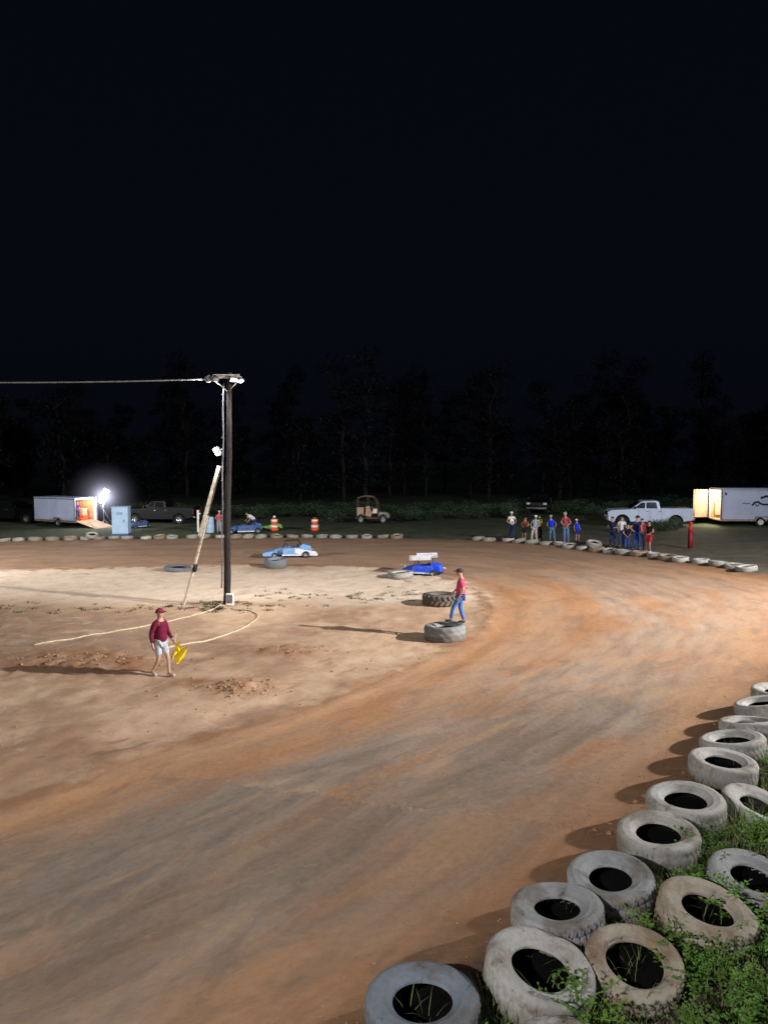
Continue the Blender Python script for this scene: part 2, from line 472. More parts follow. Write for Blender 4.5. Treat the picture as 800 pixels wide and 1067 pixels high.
def tyre_paint(name, paint, grime, amt, rub=(.05, .048, .046)):
    t = NT(name); c = t.objc()
    big = t.noise(c, 2.6, 6, .65); fine = t.noise(c, 22, 5, .7)
    rnd = t.n('ShaderNodeObjectInfo').outputs['Random']
    cc = t.mix(t.ss(fine, .3, .72), tuple(x * .78 for x in paint), paint)
    sh = t.math('ADD', big, t.math('MULTIPLY', t.math('SUBTRACT', rnd, .5), .12))
    cc = t.mix(t.ss(sh, .62 - amt, .80 - amt), cc, grime)
    z = t.n('ShaderNodeSeparateXYZ'); t.l(c, z.inputs[0])
    low = t.ss(t.math('ADD', z.outputs[2], t.math('MULTIPLY', t.math('SUBTRACT', big, .5), .16)), -.10, .03, .85, 0.)
    cc = t.mix(low, cc, (.16, .12, .085))
    chips = t.ss(t.noise(c, 11, 9, .85), .585, .63)
    cc = t.mix(t.math('MULTIPLY', chips, .85), cc, rub)
    rad = t.n('ShaderNodeVectorMath', operation='LENGTH'); t.l(t.xyz(z.outputs[0], z.outputs[1], 0.), rad.inputs[0])
    edge = t.ss(t.math('ADD', rad.outputs['Value'], t.math('MULTIPLY', t.math('SUBTRACT', fine, .5), .10)), .352, .392, 0., .55)
    cc = t.mix(edge, cc, tuple(x * .55 for x in grime))
    mud = t.ss(t.noise(c, 4.5, 9, .8, .6), .57, .64, 0., .6)
    cc = t.mix(mud, cc, (.24, .15, .09))
    t.set(Base_Color=cc, Roughness=.82); t.b.inputs['Specular IOR Level'].default_value = .25
    t.bump(t.math('ADD', t.noise(c, 45, 6, .7), t.math('MULTIPLY', chips, -.5)), .5, .008)
    return t.m
M['tp_white'] = tyre_paint('worn_white_tyre_paint', (.50, .49, .465), (.24, .22, .19), .12)
M['tp_grey'] = tyre_paint('worn_grey_tyre_paint', (.35, .36, .37), (.17, .16, .15), .13)
M['tp_tan'] = tyre_paint('mud_stained_tyre_paint', (.43, .38, .31), (.23, .165, .11), .15)
M['tp_blue'] = tyre_paint('dusty_blue_grey_tyre_paint', (.22, .255, .31), (.13, .13, .14), .10)
M['tp_dark'] = tyre_paint('dusty_dark_rubber', (.11, .11, .112), (.16, .13, .10), .14)

# ------------------------------------------------------------------ ground
RX = lambda a, b, n: np.linspace(a, b, n)
xs = np.concatenate([-np.geomspace(500, 45, 16), RX(-44, -14, 90)[:-1], RX(-14, 13, 226)[:-1], RX(13, 34, 64), np.geomspace(35, 500, 18)])
ys = np.concatenate([-np.geomspace(60, 3, 8), RX(-2, 3, 12)[:-1], RX(3, 24, 211)[:-1], RX(24, 54, 151)[:-1], RX(54, 90, 48), np.geomspace(92, 700, 22)])
X, Y = np.meshgrid(xs, ys); PP = np.stack([X.ravel(), Y.ravel()], 1)
SI, SO, U, AL, Z = fields(PP)
def fbm(x, y, s, o=4):
    return noise.fractal(Vector((x * s, y * s, 3.3)), 1.0, 2.0, o, noise_basis='PERLIN_ORIGINAL')
HEAPS = ((-3.3, 16.5, .95, .17), (-2.7, 19.7, 1.1, .13), (-8.3, 18.9, 1.7, .12), (-6.7, 18.2, 1.2, .09), (-5.9, 26.2, .9, .10), (-.5, 24.8, 1.3, .06), (-4.6, 16.9, .6, .06))
HP = np.zeros(len(PP))
for hx, hy, hr, hh in HEAPS[:4] + HEAPS[6:]: HP += np.exp(-(((PP[:, 0] - hx) / hr) ** 2 + ((PP[:, 1] - hy) * 1.5 / hr) ** 2))
HP = np.clip(HP * 1.2, 0, 1)
def detail(i):
    x, y = PP[i]
    if y > 60 or abs(x) > 40: return 0.0
    si, so, al = SI[i], SO[i], AL[i]
    d = 0.05 * fbm(x, y, .25, 3)
    if si < 0:                                   # infield: rough, low heaps of scraped dirt
        d += .028 * fbm(x, y, 1.6, 4) + .018 * max(0, fbm(x + 9, y, 3.4, 3))
        for hx, hy, hr, hh in ((-3.3, 16.5, .75, .17), (-2.7, 19.7, 1.0, .13), (-8.3, 18.9, 1.6, .12), (-6.7, 18.2, 1.1, .09), (-5.9, 26.2, .9, .10), (-.5, 24.8, 1.3, .06)):
            r2 = ((x - hx) ** 2 + ((y - hy) * 1.3) ** 2) / hr ** 2
            if r2 < 6: d += hh * math.exp(-r2) * (.4 + 1.3 * abs(fbm(x, y, 3.4, 4)))
    elif so > 0:                                  # the track: packed, shallow ruts following it
        d += .007 * fbm(al * .3, si * 2.2, 1.6, 3)
        d += .010 * math.sin(si * 5.5 + 1.2 * fbm(al, si, .15, 2)) * max(0, 1 - si / 2.4)
    d += .07 * math.exp(-((si + .05) / .38) ** 2) * (.6 + .5 * fbm(x, y, 1.1, 3))     # scraped ridge at the inner edge
    if so < .6:
        k = min(1, (.6 - so) / .5); d += k * (.05 * fbm(x, y, 1.9, 4) + .02)
    return d
DET = np.array([detail(i) for i in range(len(PP))])
Z = Z + DET
Zg = Z.reshape(X.shape)
def gz(x, y):
    i = min(max(int(np.searchsorted(xs, x)) - 1, 0), len(xs) - 2); j = min(max(int(np.searchsorted(ys, y)) - 1, 0), len(ys) - 2)
    a = (x - xs[i]) / (xs[i + 1] - xs[i]); b = (y - ys[j]) / (ys[j + 1] - ys[j])
    return float((Zg[j, i] * (1 - a) + Zg[j, i + 1] * a) * (1 - b) + (Zg[j + 1, i] * (1 - a) + Zg[j + 1, i + 1] * a) * b)
def gnormal(x, y, e=.25):
    return Vector((gz(x - e, y) - gz(x + e, y), gz(x, y - e) - gz(x, y + e), 2 * e)).normalized()

def dirt_material():
    t = NT('clay_dirt'); P = t.pos(); sp = t.n('ShaderNodeSeparateXYZ'); t.l(P, sp.inputs[0])
    si, so, u, al = (t.attr(k) for k in ('si', 'so', 'u', 'al'))
    sc = t.xyz(t.math('MULTIPLY', al, .36), t.math('MULTIPLY', si, 1.0))
    streak = t.noise(sc, .75, 6, .5, .5)
    streak2 = t.noise(t.xyz(t.math('MULTIPLY', al, .8), t.math('MULTIPLY', si, 2.2), 4.), 1.2, 5, .5, .3)
    nb = t.noise(P, .28, 5, .55, .3); nm = t.noise(P, 1.3, 7, .62, .3); nf = t.noise(P, 9, 6, .65); ng = t.noise(P, 55, 3, .7)
    # track
    org = t.mix(t.ss(streak, .35, .65), (.42, .20, .09), (.45, .255, .14))
    org = t.mix(t.ss(streak2, .45, .7, 0, .5), org, (.37, .20, .11))
    grey = t.mix(t.ss(streak2, .35, .65), (.30, .222, .172), (.42, .31, .235))
    uw = t.math('ADD', u, t.math('MULTIPLY', t.math('SUBTRACT', streak, .5), .55))
    band = t.math('MULTIPLY', t.ss(uw, .15, .45), t.ss(uw, .72, .92, 1., 0.))
    pat = t.ss(t.math('ADD', t.math('MULTIPLY', streak, .6), t.math('MULTIPLY', nb, .6)), .42, .72)
    g = t.math('MULTIPLY', band, pat, True)
    near_ = t.ss(sp.outputs[1], 9., 17., 1.0, .62)
    g = t.math('MULTIPLY', t.math('MULTIPLY', g, near_), 1.25, True)
    blot = t.ss(t.noise(t.xyz(t.math('MULTIPLY', al, .22), t.math('MULTIPLY', si, .55), 9.), 1.0, 6, .6, .6), .26, .52)
    nearg = t.math('MULTIPLY', t.math('MULTIPLY', t.ss(uw, .05, .32), t.ss(uw, .66, .92, 1., 0.)), t.math('MULTIPLY', t.ss(sp.outputs[1], 9.5, 17., 1., 0.), blot))
    trk = t.mix(g, org, grey)
    trk = t.mix(t.math('MULTIPLY', nearg, .85), trk, t.mix(t.ss(streak2, .35, .65), (.205, .158, .128), (.265, .205, .163)))
    far = t.ss(sp.outputs[1], 27., 37.)
    trk = t.mix(t.math('MULTIPLY', far, .85), trk, t.mix(t.ss(streak, .35, .65), (.30, .185, .12), (.37, .235, .16)))
    # fresh clay thrown up beside the edges
    trk = t.mix(t.ss(t.math('ADD', so, t.math('MULTIPLY', nm, 1.1)), .6, 1.9, .75, 0.), trk, (.21, .11, .06))
    cl = t.noise(t.xyz(t.math('MULTIPLY', al, .55), t.math('MULTIPLY', si, 1.0), 2.), 1.1, 8, .62, 1.2)
    trk = t.mix(t.ss(cl, .50, .62, 0., .30), trk, (.52, .30, .16)); trk = t.mix(t.ss(cl, .47, .36, 0., .40), trk, (.19, .135, .10))
    trk = t.mix(t.ss(t.noise(P, 3.2, 9, .72, .8), .60, .68, 0., .28), trk, (.52, .35, .23))
    # infield
    inf = t.mix(t.ss(nm, .35, .65), (.45, .29, .185), (.54, .375, .255))
    inf = t.mix(t.ss(t.math('ADD', nb, t.math('MULTIPLY', nf, .25)), .58, .74, 0., .8), inf, (.29, .165, .10))
    yy = t.math('ADD', sp.outputs[1], t.math('MULTIPLY', t.math('SUBTRACT', nb, .5), 5.0))
    pale = t.math('MULTIPLY', t.ss(yy, 25.5, 28.), t.ss(yy, 33.5, 36.5, 1., .3))  # pale sandy band, also painting the pole lamps' light pool into the soil
    inf = t.mix(t.math('MULTIPLY', pale, .85), inf, t.mix(t.ss(nm, .4, .7), (.74, .61, .49), (.60, .46, .35)))
    leftx = t.ss(sp.outputs[0], -4., -8.)
    brown = t.math('MULTIPLY', t.math('MULTIPLY', t.ss(yy, 18., 19.5), t.ss(yy, 24.5, 26.5, 1., 0.)), leftx)
    inf = t.mix(t.math('MULTIPLY', brown, .75), inf, t.mix(t.ss(nm, .4, .62), (.21, .145, .105), (.30, .18, .11)))
    inf = t.mix(t.ss(t.noise(P, 1.9, 9, .7, 1.0), .55, .66, 0., .45), inf, (.32, .17, .10)); inf = t.mix(t.ss(t.noise(P, .8, 8, .65, 1.4), .55, .63, 0., .35), inf, (.56, .41, .29))
    lines = t.math('MULTIPLY', t.ss(streak2, .60, .70), t.ss(si, -4.5, -1., 0., .7))
    inf = t.mix(lines, inf, (.24, .13, .075))
    siw = t.math('ADD', si, t.math('MULTIPLY', t.math('SUBTRACT', nm, .5), 1.6))
    c = t.mix(t.ss(siw, -.35, .75), inf, trk)
    ridge = t.ss(t.math('ABSOLUTE', t.math('ADD', siw, -.1)), .05, .5, .75, 0.)
    c = t.mix(t.math('MULTIPLY', ridge, t.ss(nm, .35, .6)), c, (.27, .13, .06))
    # outside
    grs = t.mix(t.ss(nm, .35, .65), (.05, .075, .04), (.095, .115, .06))
    grs = t.mix(t.ss(nb, .52, .66, 0., .6), grs, (.13, .11, .085))
    lotm = t.math('MULTIPLY', t.ss(sp.outputs[1], 50., 44.), t.ss(sp.outputs[0], -2., 4.))
    grs = t.mix(t.math('MULTIPLY', lotm, .8), grs, t.mix(t.ss(nm, .35, .65), (.10, .088, .075), (.16, .135, .11)))
    soil = t.mix(t.ss(nf, .35, .65), (.035, .028, .02), (.085, .065, .045))
    grs = t.mix(t.ss(sp.outputs[1], 14., 18., 1., 0.), grs, soil)
    sow = t.math('ADD', so, t.math('MULTIPLY', t.math('SUBTRACT', nm, .5), .7))
    c = t.mix(t.ss(sow, -.2, .45, 1., 0.), c, grs)
    c = t.mix(t.ss(nf, .2, .8, .0, 1.), t.mix(.12, c, (0, 0, 0)), t.mix(.03, c, (1, .95, .9)))
    c = t.mix(t.math('MULTIPLY', t.attr('hp'), t.ss(nm, .3, .6, .25, 1.)), c, (.25, .125, .065))
    t.set(Base_Color=c, Roughness=.92); t.b.inputs['Specular IOR Level'].default_value = .2
    h = t.math('ADD', t.math('MULTIPLY', nf, .6), t.math('ADD', t.math('MULTIPLY', ng, .25), t.math('MULTIPLY', streak2, .8)))
    t.bump(h, .5, .035)
    return t.m
M['dirt'] = dirt_material()

def sheet(name, mask, dz, label=None):
    ny, nx = X.shape
    idx = np.arange(ny * nx).reshape(ny, nx)
    q = np.stack([idx[:-1, :-1], idx[:-1, 1:], idx[1:, 1:], idx[1:, :-1]], -1).reshape(-1, 4)
    if mask is not None: q = q[mask[q].all(1)]
    used, inv = np.unique(q, return_inverse=True); inv = inv.reshape(q.shape)
    me = bpy.data.meshes.new(name)
    co = np.stack([PP[used, 0], PP[used, 1], Z[used] + dz], 1)
    me.from_pydata(co.tolist(), [], inv.tolist())
    for nm_, ar in (('si', SI), ('so', SO), ('u', U), ('al', AL), ('hp', HP)):
        a = me.attributes.new(nm_, 'FLOAT', 'POINT'); a.data.foreach_set('value', ar[used].astype(np.float32))
    me.polygons.foreach_set('use_smooth', [True] * len(me.polygons)); me.materials.append(M['dirt']); me.update()
    o = link(name, me); o['kind'] = 'structure'; return o
sheet('ground', None, 0.)
sheet('dirt_track', (SI > .05) & (SO > -.1) & (AL > 2), .004)
sheet('grass_field', (SO < -.15) & (PP[:, 1] > 30), .005)
# ------------------------------------------------------------------ tyres
def tyre_profile(Ro, W, rb=.52):
    h = W / 2
    out = [(Ro * .955, -.86 * h), (Ro, -.62 * h), (Ro, -.36 * h), (Ro, -.30 * h), (Ro, -.08 * h), (Ro, .08 * h), (Ro, .30 * h), (Ro, .36 * h), (Ro, .62 * h), (Ro * .985, .78 * h),
           (Ro * .955, .90 * h), (Ro * .91, .975 * h), (Ro * .86, 1.0 * h), (Ro * .845, 1.012 * h), (Ro * .83, 1.0 * h), (Ro * .76, .985 * h), (Ro * .70, .94 * h), (Ro * .685, .945 * h), (Ro * .665, .90 * h),
           (Ro * .61, .80 * h), (Ro * (rb + .045), .70 * h), (Ro * (rb + .02), .69 * h), (Ro * rb, .60 * h), (Ro * rb, .50 * h)]
    inn = [(Ro * (rb + .03), .44 * h), (Ro * .68, .62 * h), (Ro * .84, .74 * h), (Ro * .93, .60 * h), (Ro * .945, 0), (Ro * .93, -.60 * h), (Ro * .84, -.74 * h), (Ro * .68, -.62 * h), (Ro * (rb + .03), -.44 * h)]
    low = [(Ro * rb, -.50 * h), (Ro * rb, -.60 * h), (Ro * .61, -.80 * h), (Ro * .70, -.94 * h), (Ro * .86, -h)]
    return out, inn, low
def tyre_mesh(name, Ro, W, mat, seed, rb=.52, n=216, tread=.007, dent=.02, lugs=0):
    out, inn, low = tyre_profile(Ro, W, rb)
    rnd = random.Random(seed)
    ph = [rnd.uniform(0, 6.28) for _ in range(4)]
    shell = low[::-1][:0]
    def make(prof, closed):
        b = MB(); rings = []
        for k in range(n):
            a = 2 * math.pi * k / n; ring = []
            for j, (r_, z_) in enumerate(prof):
                rr = r_ * (1 + dent * math.sin(2 * a + ph[0]) + dent * .5 * math.sin(3 * a + ph[1])); zz = z_ + dent * .35 * Ro * math.sin(2 * a + ph[2]) * (1 if z_ > 0 else .1)
                if prof is full and abs(z_) < .80 * W / 2 and r_ > .97 * Ro:
                    band = int((z_ / W + .5) * 5.99)
                    rr -= tread * (1 if ((k + band * 2) % 6 < 2) else 0)
                    if abs(abs(z_) - .33 * W / 2) < .03 * W: rr -= tread
                if prof is full and r_ > .85 * Ro:
                    rr += .0035 * noise.noise(Vector((a * 3, z_ * 20, seed)))
                ring.append(b.bm.verts.new((rr * math.cos(a), rr * math.sin(a), zz)))
            rings.append(ring)
        fs = []
        for k in range(n):
            A, B = rings[k], rings[(k + 1) % n]
            for j in range(len(prof) - 1):
                fs.append(b.bm.faces.new((A[j], B[j], B[j + 1], A[j + 1])))
        b._fin(fs, True); return b
    full = list(reversed(low)) [::-1]
    full = [(Ro * .86, -W / 2)] + out
    ip = [out[-1]] + inn + [(Ro * rb, -.50 * W / 2), (Ro * rb, -.60 * W / 2), (Ro * .61, -.80 * W / 2), (Ro * .70, -.94 * W / 2), (Ro * .86, -W / 2)]
    b1 = make(full, False)
    if lugs:
        for k in range(lugs):
            for sgn in (-1, 1):
                a = 2 * math.pi * (k + .5 * (sgn > 0)) / lugs
                b1.box((math.cos(a) * (Ro + .012), math.sin(a) * (Ro + .012), sgn * W * .22), (.07, .085, W * .42), rot=rotz(a) @ rotx(sgn * .55), bev=.012)
    me1 = b1.mesh(name, M[mat]); b2 = make(ip, False)
    b2.lathe([(.001, -.16 * W), (Ro * .3, -.17 * W), (Ro * .9, -.19 * W)], 24, close=False); me2 = b2.mesh(name + '_liner', M['liner'])  # black disc across the hole paints the deep shade inside the tyre
    return me1, me2

def place_tyre(meshes, x, y, W, label, group=None, tilt=(0, 0), rz=0., sink=.02, name='tyre', cat='tyre', liner=True, level=False):
    o = link(name, meshes[0]); tag(o, label, cat, group)
    nrm = Vector((0, 0, 1)) if level else gnormal(x, y)
    q = Vector((0, 0, 1)).rotation_difference(nrm)
    o.rotation_mode = 'QUATERNION'
    from mathutils import Euler
    o.rotation_quaternion = q @ Euler((tilt[0], tilt[1], 0)).to_quaternion() @ Euler((0, 0, rz)).to_quaternion()
    o.location = (x, y, gz(x, y) + W / 2 - sink)
    if liner:
        c = link('liner_and_shade', meshes[1], o)
    return o

TW = [tyre_mesh('car_tyre', .385, .265, 'tp_white', 1, .53, tread=.005), tyre_mesh('car_tyre', .375, .25, 'tp_white', 2, .5, dent=.03), tyre_mesh('car_tyre', .362, .26, 'tp_grey', 3, .49, tread=.013),
      tyre_mesh('car_tyre', .385, .25, 'tp_blue', 4, .52, dent=.015), tyre_mesh('car_tyre', .345, .235, 'tp_tan', 5, .58, dent=.035, tread=.012), tyre_mesh('car_tyre', .37, .26, 'tp_grey', 6, .5, tread=.015), tyre_mesh('car_tyre', .37, .27, 'tp_tan', 7, .52, dent=.03, tread=.014)]
G1 = 'painted tyres lining the outer edge of the track beside the grass'
near_tyres = [
 (0.26, 4.72, 3, (.05, -.03), 'blue-grey dusty tyre at the low end of the row, grass stalks across its hole'),
 (1.09, 4.98, 0, (.07, .04), 'broad chalky white tyre second from the low end of the front row'),
 (1.37, 5.60, 2, (-.02, .05), 'grey white tyre with fine tread bars showing, third along the front row'),
 (1.92, 6.02, 2, (.03, -.05), 'cool grey tyre fourth along the front row, just left of the mud-stained tyre'),
 (2.60, 6.78, 0, (-.02, .03), 'clean white tyre fifth along the front row, bright green weed at its foot'),
 (3.12, 7.42, 0, (.05, .03), 'worn white tyre sixth along the front row, beside crumbled clay on the track edge'),
 (3.93, 8.35, 0, (.02, .05), 'whitest tyre seventh along the front row, with a half buried tyre behind it'),
 (4.38, 9.05, 0, (.0, .02), 'dull off-white tyre eighth along the front row, with weeds growing in its hole'),
 (4.90, 9.72, 1, (.03, .02), 'white tyre ninth along the front row, near the right edge of the photo'),
 (5.42, 10.34, 0, (.02, -.02), 'white tyre tenth along the front row, cut by the right edge of the photo'),
 (5.96, 10.95, 1, (.02, .02), 'farthest white tyre of the near row, only its left rim in the photo'),
 (1.10, 4.22, 1, (.0, .03), 'white tyre cut off by the bottom edge of the photo, below the second tyre'),
 (1.80, 5.10, 4, (.10, .07), 'brown and white tyre in the second row, weeds grown over its near side'),
 (2.56, 5.66, 6, (.04, .04), 'mud-stained tan tyre in the second row with green sprouts inside it'),
 (3.20, 6.20, 5, (.0, .04), 'grey tyre of the second row with mud along its rim, cut by the right edge'),
 (3.95, 7.62, 1, (.06, .12), 'white tyre half buried in green weeds behind the front row'),
]
NT_OBJ = []
for i, (x, y, v, tl, lb) in enumerate(near_tyres):
    W = [.265, .25, .27, .25, .235, .26, .27][v]
    NT_OBJ.append(place_tyre(TW[v], x, y, W, lb, G1, tl, rz=i * 1.7, sink=.03 if i != 15 else .10))

# far berm: small tyres laid flat in a line round the outside of the bend
FT = [tyre_mesh('berm_tyre', .40, .25, 'tp_white', 11, .52, n=28, tread=0, dent=.03), tyre_mesh('berm_tyre', .36, .23, 'tp_white', 12, .5, n=28, tread=0, dent=.04), tyre_mesh('berm_tyre', .42, .28, 'tp_tan', 13, .5, n=28, tread=0)]
# arc length positions along the outer line
seg = np.concatenate([[0], np.cumsum(np.hypot(np.diff(OS[:, 0]), np.diff(OS[:, 1])))])
def on_outer(s): return float(np.interp(s, seg, OS[:, 0])), float(np.interp(s, seg, OS[:, 1]))
s = float(seg[np.argmin(np.hypot(OS[:, 0] - 14.6, OS[:, 1] - 29.3))]); s_end = float(seg[np.argmin(np.hypot(OS[:, 0] + 32, OS[:, 1] - 45.5))])
rb_ = random.Random(4); k = 0
while s < s_end:
    x, y = on_outer(s); px = x / y
    if not (.02 < px < .115 and rb_.random() < .75):
        v = rb_.choice((0, 0, 1, 2))
        off = rb_.uniform(-.16, .16)
        if px > .42:
            lb, gr = 'low pale tyre closing the right end of the far line of tyres', 'tyres at the right end of the far track edge'
        elif px > .115:
            lb, gr = 'pale tyre lying flat on the far right track edge in front of the spectators', 'tyres along the far track edge by the spectators'
        else:
            lb, gr = 'pale tyre lying flat along the far straight of the track', 'tyres along the far straight'
        place_tyre(FT[v], x + off, y + off * .6, .25, lb, gr, (rb_.uniform(-.1, .1), rb_.uniform(-.1, .1)), rb_.uniform(0, 6), .05)
    s += rb_.uniform(.86, 1.08)
# one propped on top near the spectators and one beside the trailer
for x, y, lb in ((11.1, 38.9, 'pale tyre lying on top of the far tyre line near the blue-shirted child'), (-19.1, 48.2, 'dark-holed tyre leaning on the far tyre line left of the pale blue cabin')):
    o = place_tyre(FT[0], x, y, .25, lb, None, (.25, .1), 0, .05); o.location.z += .2

# infield marker tyres
def infield_tyre(x, y, Ro, W, mat, label, seed, **k):
    return place_tyre(tyre_mesh('marker_tyre', Ro, W, mat, seed, k.pop('rb', .5), n=96, **k), x, y, W, label, 'infield marker tyres', rz=seed, sink=.02, name='tyre')
infield_tyre(1.78, 21.25, .61, .46, 'tp_grey', 'large smooth grey tyre at the inside of the bend under the person in red', 21, tread=.012, dent=.008)
infield_tyre(2.02, 26.3, .60, .42, 'tp_dark', 'big dark tractor tyre with chunky lugs behind the person in red', 22, lugs=20, dent=.01)
infield_tyre(.72, 32.4, .58, .30, 'tp_white', 'white-topped tyre on the infield beside the blue racing kart', 23, dent=.02)
infield_tyre(-5.24, 35.6, .54, .46, 'tp_blue', 'pale blue tyre standing deep on the pale infield in front of the far kart', 24, dent=.01)
infield_tyre(-9.72, 34.6, .64, .20, 'tp_blue', 'low wide pale blue tyre left of the leaning plank', 25, rb=.6, dent=.03)

# ------------------------------------------------------------------ people
def skin_mesh(V, E, rad, mat, sub=1, name='body'):
    names = list(V); ix = {n: i for i, n in enumerate(names)}
    me = bpy.data.meshes.new(name + '_skel'); me.from_pydata([V[n] for n in names], [(ix[a], ix[b]) for a, b in E], [])
    o = bpy.data.objects.new('tmp', me); COL.objects.link(o)
    md = o.modifiers.new('s', 'SKIN'); md.use_smooth_shade = True
    sv = me.skin_vertices[0].data
    for n, i in ix.items():
        r_ = rad[n]; sv[i].radius = (r_, r_) if not isinstance(r_, tuple) else r_
        sv[i].use_root = (i == 0)
    m2 = o.modifiers.new('d', 'SUBSURF'); m2.levels = m2.render_levels = sub
    dg = bpy.context.evaluated_depsgraph_get(); dg.update()
    out = bpy.data.meshes.new_from_object(o.evaluated_get(dg)); out.name = name
    bpy.data.objects.remove(o, do_unlink=True); bpy.data.meshes.remove(me)
    out.materials.clear(); out.materials.append(mat)
    for p in out.polygons: p.use_smooth = True
    return out

BASE = dict(pelvis=(0, 0, .94), belly=(0, -.005, 1.10), chest=(0, 0, 1.28), nb=(0, .01, 1.44), neck=(0, 0, 1.51), jaw=(0, -.025, 1.575), head=(0, -.005, 1.645), crown=(0, .01, 1.70), nose=(0, -.115, 1.62),
            shL=(.165, .01, 1.385), elL=(.215, .03, 1.12), wrL=(.225, -.05, .875), shR=(-.165, .01, 1.385), elR=(-.215, .03, 1.12), wrR=(-.225, -.05, .875),
            hipL=(.085, 0, .89), knL=(.10, -.02, .49), anL=(.105, .02, .085), toL=(.125, -.15, .035), hipR=(-.085, 0, .89), knR=(-.10, -.02, .49), anR=(-.105, .02, .085), toR=(-.125, -.15, .035))
def person(label, x, y, face, H, pose=None, shirt=(.5, .5, .5), legs=(.03, .05, .12), cap=None, hair=True, shorts=False, shoes=(.03, .03, .03), sleeve=.55, detail=False, group=None, z=None, torso=1.12):
    J = {k: Vector(v) for k, v in BASE.items()}
    for k, v in (pose or {}).items(): J[k] = Vector(v)
    s = H / 1.76
    if not detail:                                # everybody stands a little differently
        pr = random.Random(label); lean = pr.uniform(-.09, .09); fw = pr.uniform(-.06, .10); hipx = pr.uniform(-.035, .035)
        for k_, v_ in J.items():
            t_ = max(0, v_.z - .9) / .8
            if v_.z > .85 or k_[:2] in ('wr', 'el'): v_.x += hipx + lean * t_; v_.y -= fw * t_
        for q in 'LR':
            J['kn' + q].y -= pr.uniform(0, .09); J['an' + q].y += pr.uniform(-.08, .08); J['to' + q].y = J['an' + q].y - .16
            J['wr' + q] += Vector((pr.uniform(-.05, .05), pr.uniform(-.10, .04), pr.uniform(-.03, .12))); J['el' + q] += Vector((pr.uniform(-.03, .03), pr.uniform(-.03, .05), 0))
    for q in 'LR':
        d = (J['wr' + q] - J['el' + q]).normalized(); J['pa' + q] = J['wr' + q] + d * .085
    root = empty('person', (x, y, gz(x, y) + .01 if z is None else z), face, label, 'person', group); root.scale = (s, s, s)
    E = [('pelvis', 'belly'), ('belly', 'chest'), ('chest', 'nb'), ('nb', 'neck'), ('neck', 'jaw'), ('jaw', 'head'), ('head', 'crown')]
    rad = dict(pelvis=.115 * torso, belly=.115 * torso, chest=(.135, .125), nb=.075, neck=.052, jaw=.068, head=.088, crown=.062, nose=.012)
    for q in 'LR':
        E += [('nb', 'sh' + q), ('sh' + q, 'el' + q), ('el' + q, 'wr' + q), ('wr' + q, 'pa' + q), ('pelvis', 'hip' + q), ('hip' + q, 'kn' + q), ('kn' + q, 'an' + q), ('an' + q, 'to' + q)]
        rad.update({'sh' + q: .062, 'el' + q: .042, 'wr' + q: .027, 'pa' + q: .034, 'hip' + q: .09, 'kn' + q: .055, 'an' + q: .036, 'to' + q: .032})
    V = {k: J[k] for k in J if k != 'nose'}
    if detail:
        V['nose'] = J['nose']; E.append(('jaw', 'nose'))
        for q, sg in (('L', 1), ('R', -1)):
            d = (J['wr' + q] - J['el' + q]).normalized(); w = d.cross(Vector((sg * .3, 1, 0))).normalized(); fwd = d.cross(w).normalized()
            for f, (o_, ln) in enumerate(((-.03, .062), (-.01, .072), (.01, .068), (.03, .052))):
                a = J['pa' + q] + w * 0 + fwd * o_ + d * .022
                V[f'f{f}a{q}'] = a + d * ln * .5 + w * .004; V[f'f{f}b{q}'] = a + d * ln * .95 + w * .018
                rad[f'f{f}a{q}'] = .0095; rad[f'f{f}b{q}'] = .008
                E += [('pa' + q, f'f{f}a{q}'), (f'f{f}a{q}', f'f{f}b{q}')]
            V['ta' + q] = J['wr' + q] + d * .04 - fwd * .045; V['tb' + q] = V['ta' + q] + d * .035 - fwd * .01
            rad['ta' + q] = .012; rad['tb' + q] = .009; E += [('wr' + q, 'ta' + q), ('ta' + q, 'tb' + q)]
    link('body', skin_mesh(V, E, rad, M['skin'], 2 if detail else 1), root)
    # shirt
    sv = {k: J[k] for k in ('pelvis', 'belly', 'chest', 'nb', 'shL', 'shR')}; sv['pelvis'] = J['pelvis'] + (J['belly'] - J['pelvis']) * (-.55 if detail else -.25)
    se = [('pelvis', 'belly'), ('belly', 'chest'), ('chest', 'nb'), ('nb', 'shL'), ('nb', 'shR')]
    sr = dict(pelvis=.162 * torso, belly=.140 * torso, chest=(.158, .145), nb=.072, shL=.088, shR=.088)
    for q in 'LR':
        if sleeve <= 1:
            sv['sl' + q] = J['sh' + q].lerp(J['el' + q], max(sleeve, .3)); sr['sl' + q] = .066; se.append(('sh' + q, 'sl' + q))
        else:
            sv['el' + q] = J['el' + q]; sv['sl' + q] = J['el' + q].lerp(J['wr' + q], .92); sr['el' + q] = .06; sr['sl' + q] = .045
            se += [('sh' + q, 'el' + q), ('el' + q, 'sl' + q)]
    link('shirt', skin_mesh(sv, se, sr, cloth(shirt), 2 if detail else 1, 'shirt'), root)
    lv = {'pelvis': J['pelvis']}; le = []; lr = dict(pelvis=.115 * torso)
    for q in 'LR':
        lv['hip' + q] = J['hip' + q]; lr['hip' + q] = .105; le.append(('pelvis', 'hip' + q))
        if shorts:
            lv['e' + q] = J['hip' + q].lerp(J['kn' + q], .9); lr['e' + q] = .088; le.append(('hip' + q, 'e' + q))
        else:
            lv['kn' + q] = J['kn' + q]; lr['kn' + q] = .075; lv['e' + q] = J['an' + q] + Vector((0, 0, .01)); lr['e' + q] = .062
            le += [('hip' + q, 'kn' + q), ('kn' + q, 'e' + q)]
    link('shorts' if shorts else 'trousers', skin_mesh(lv, le, lr, cloth(legs), 2 if detail else 1, 'trousers'), root)
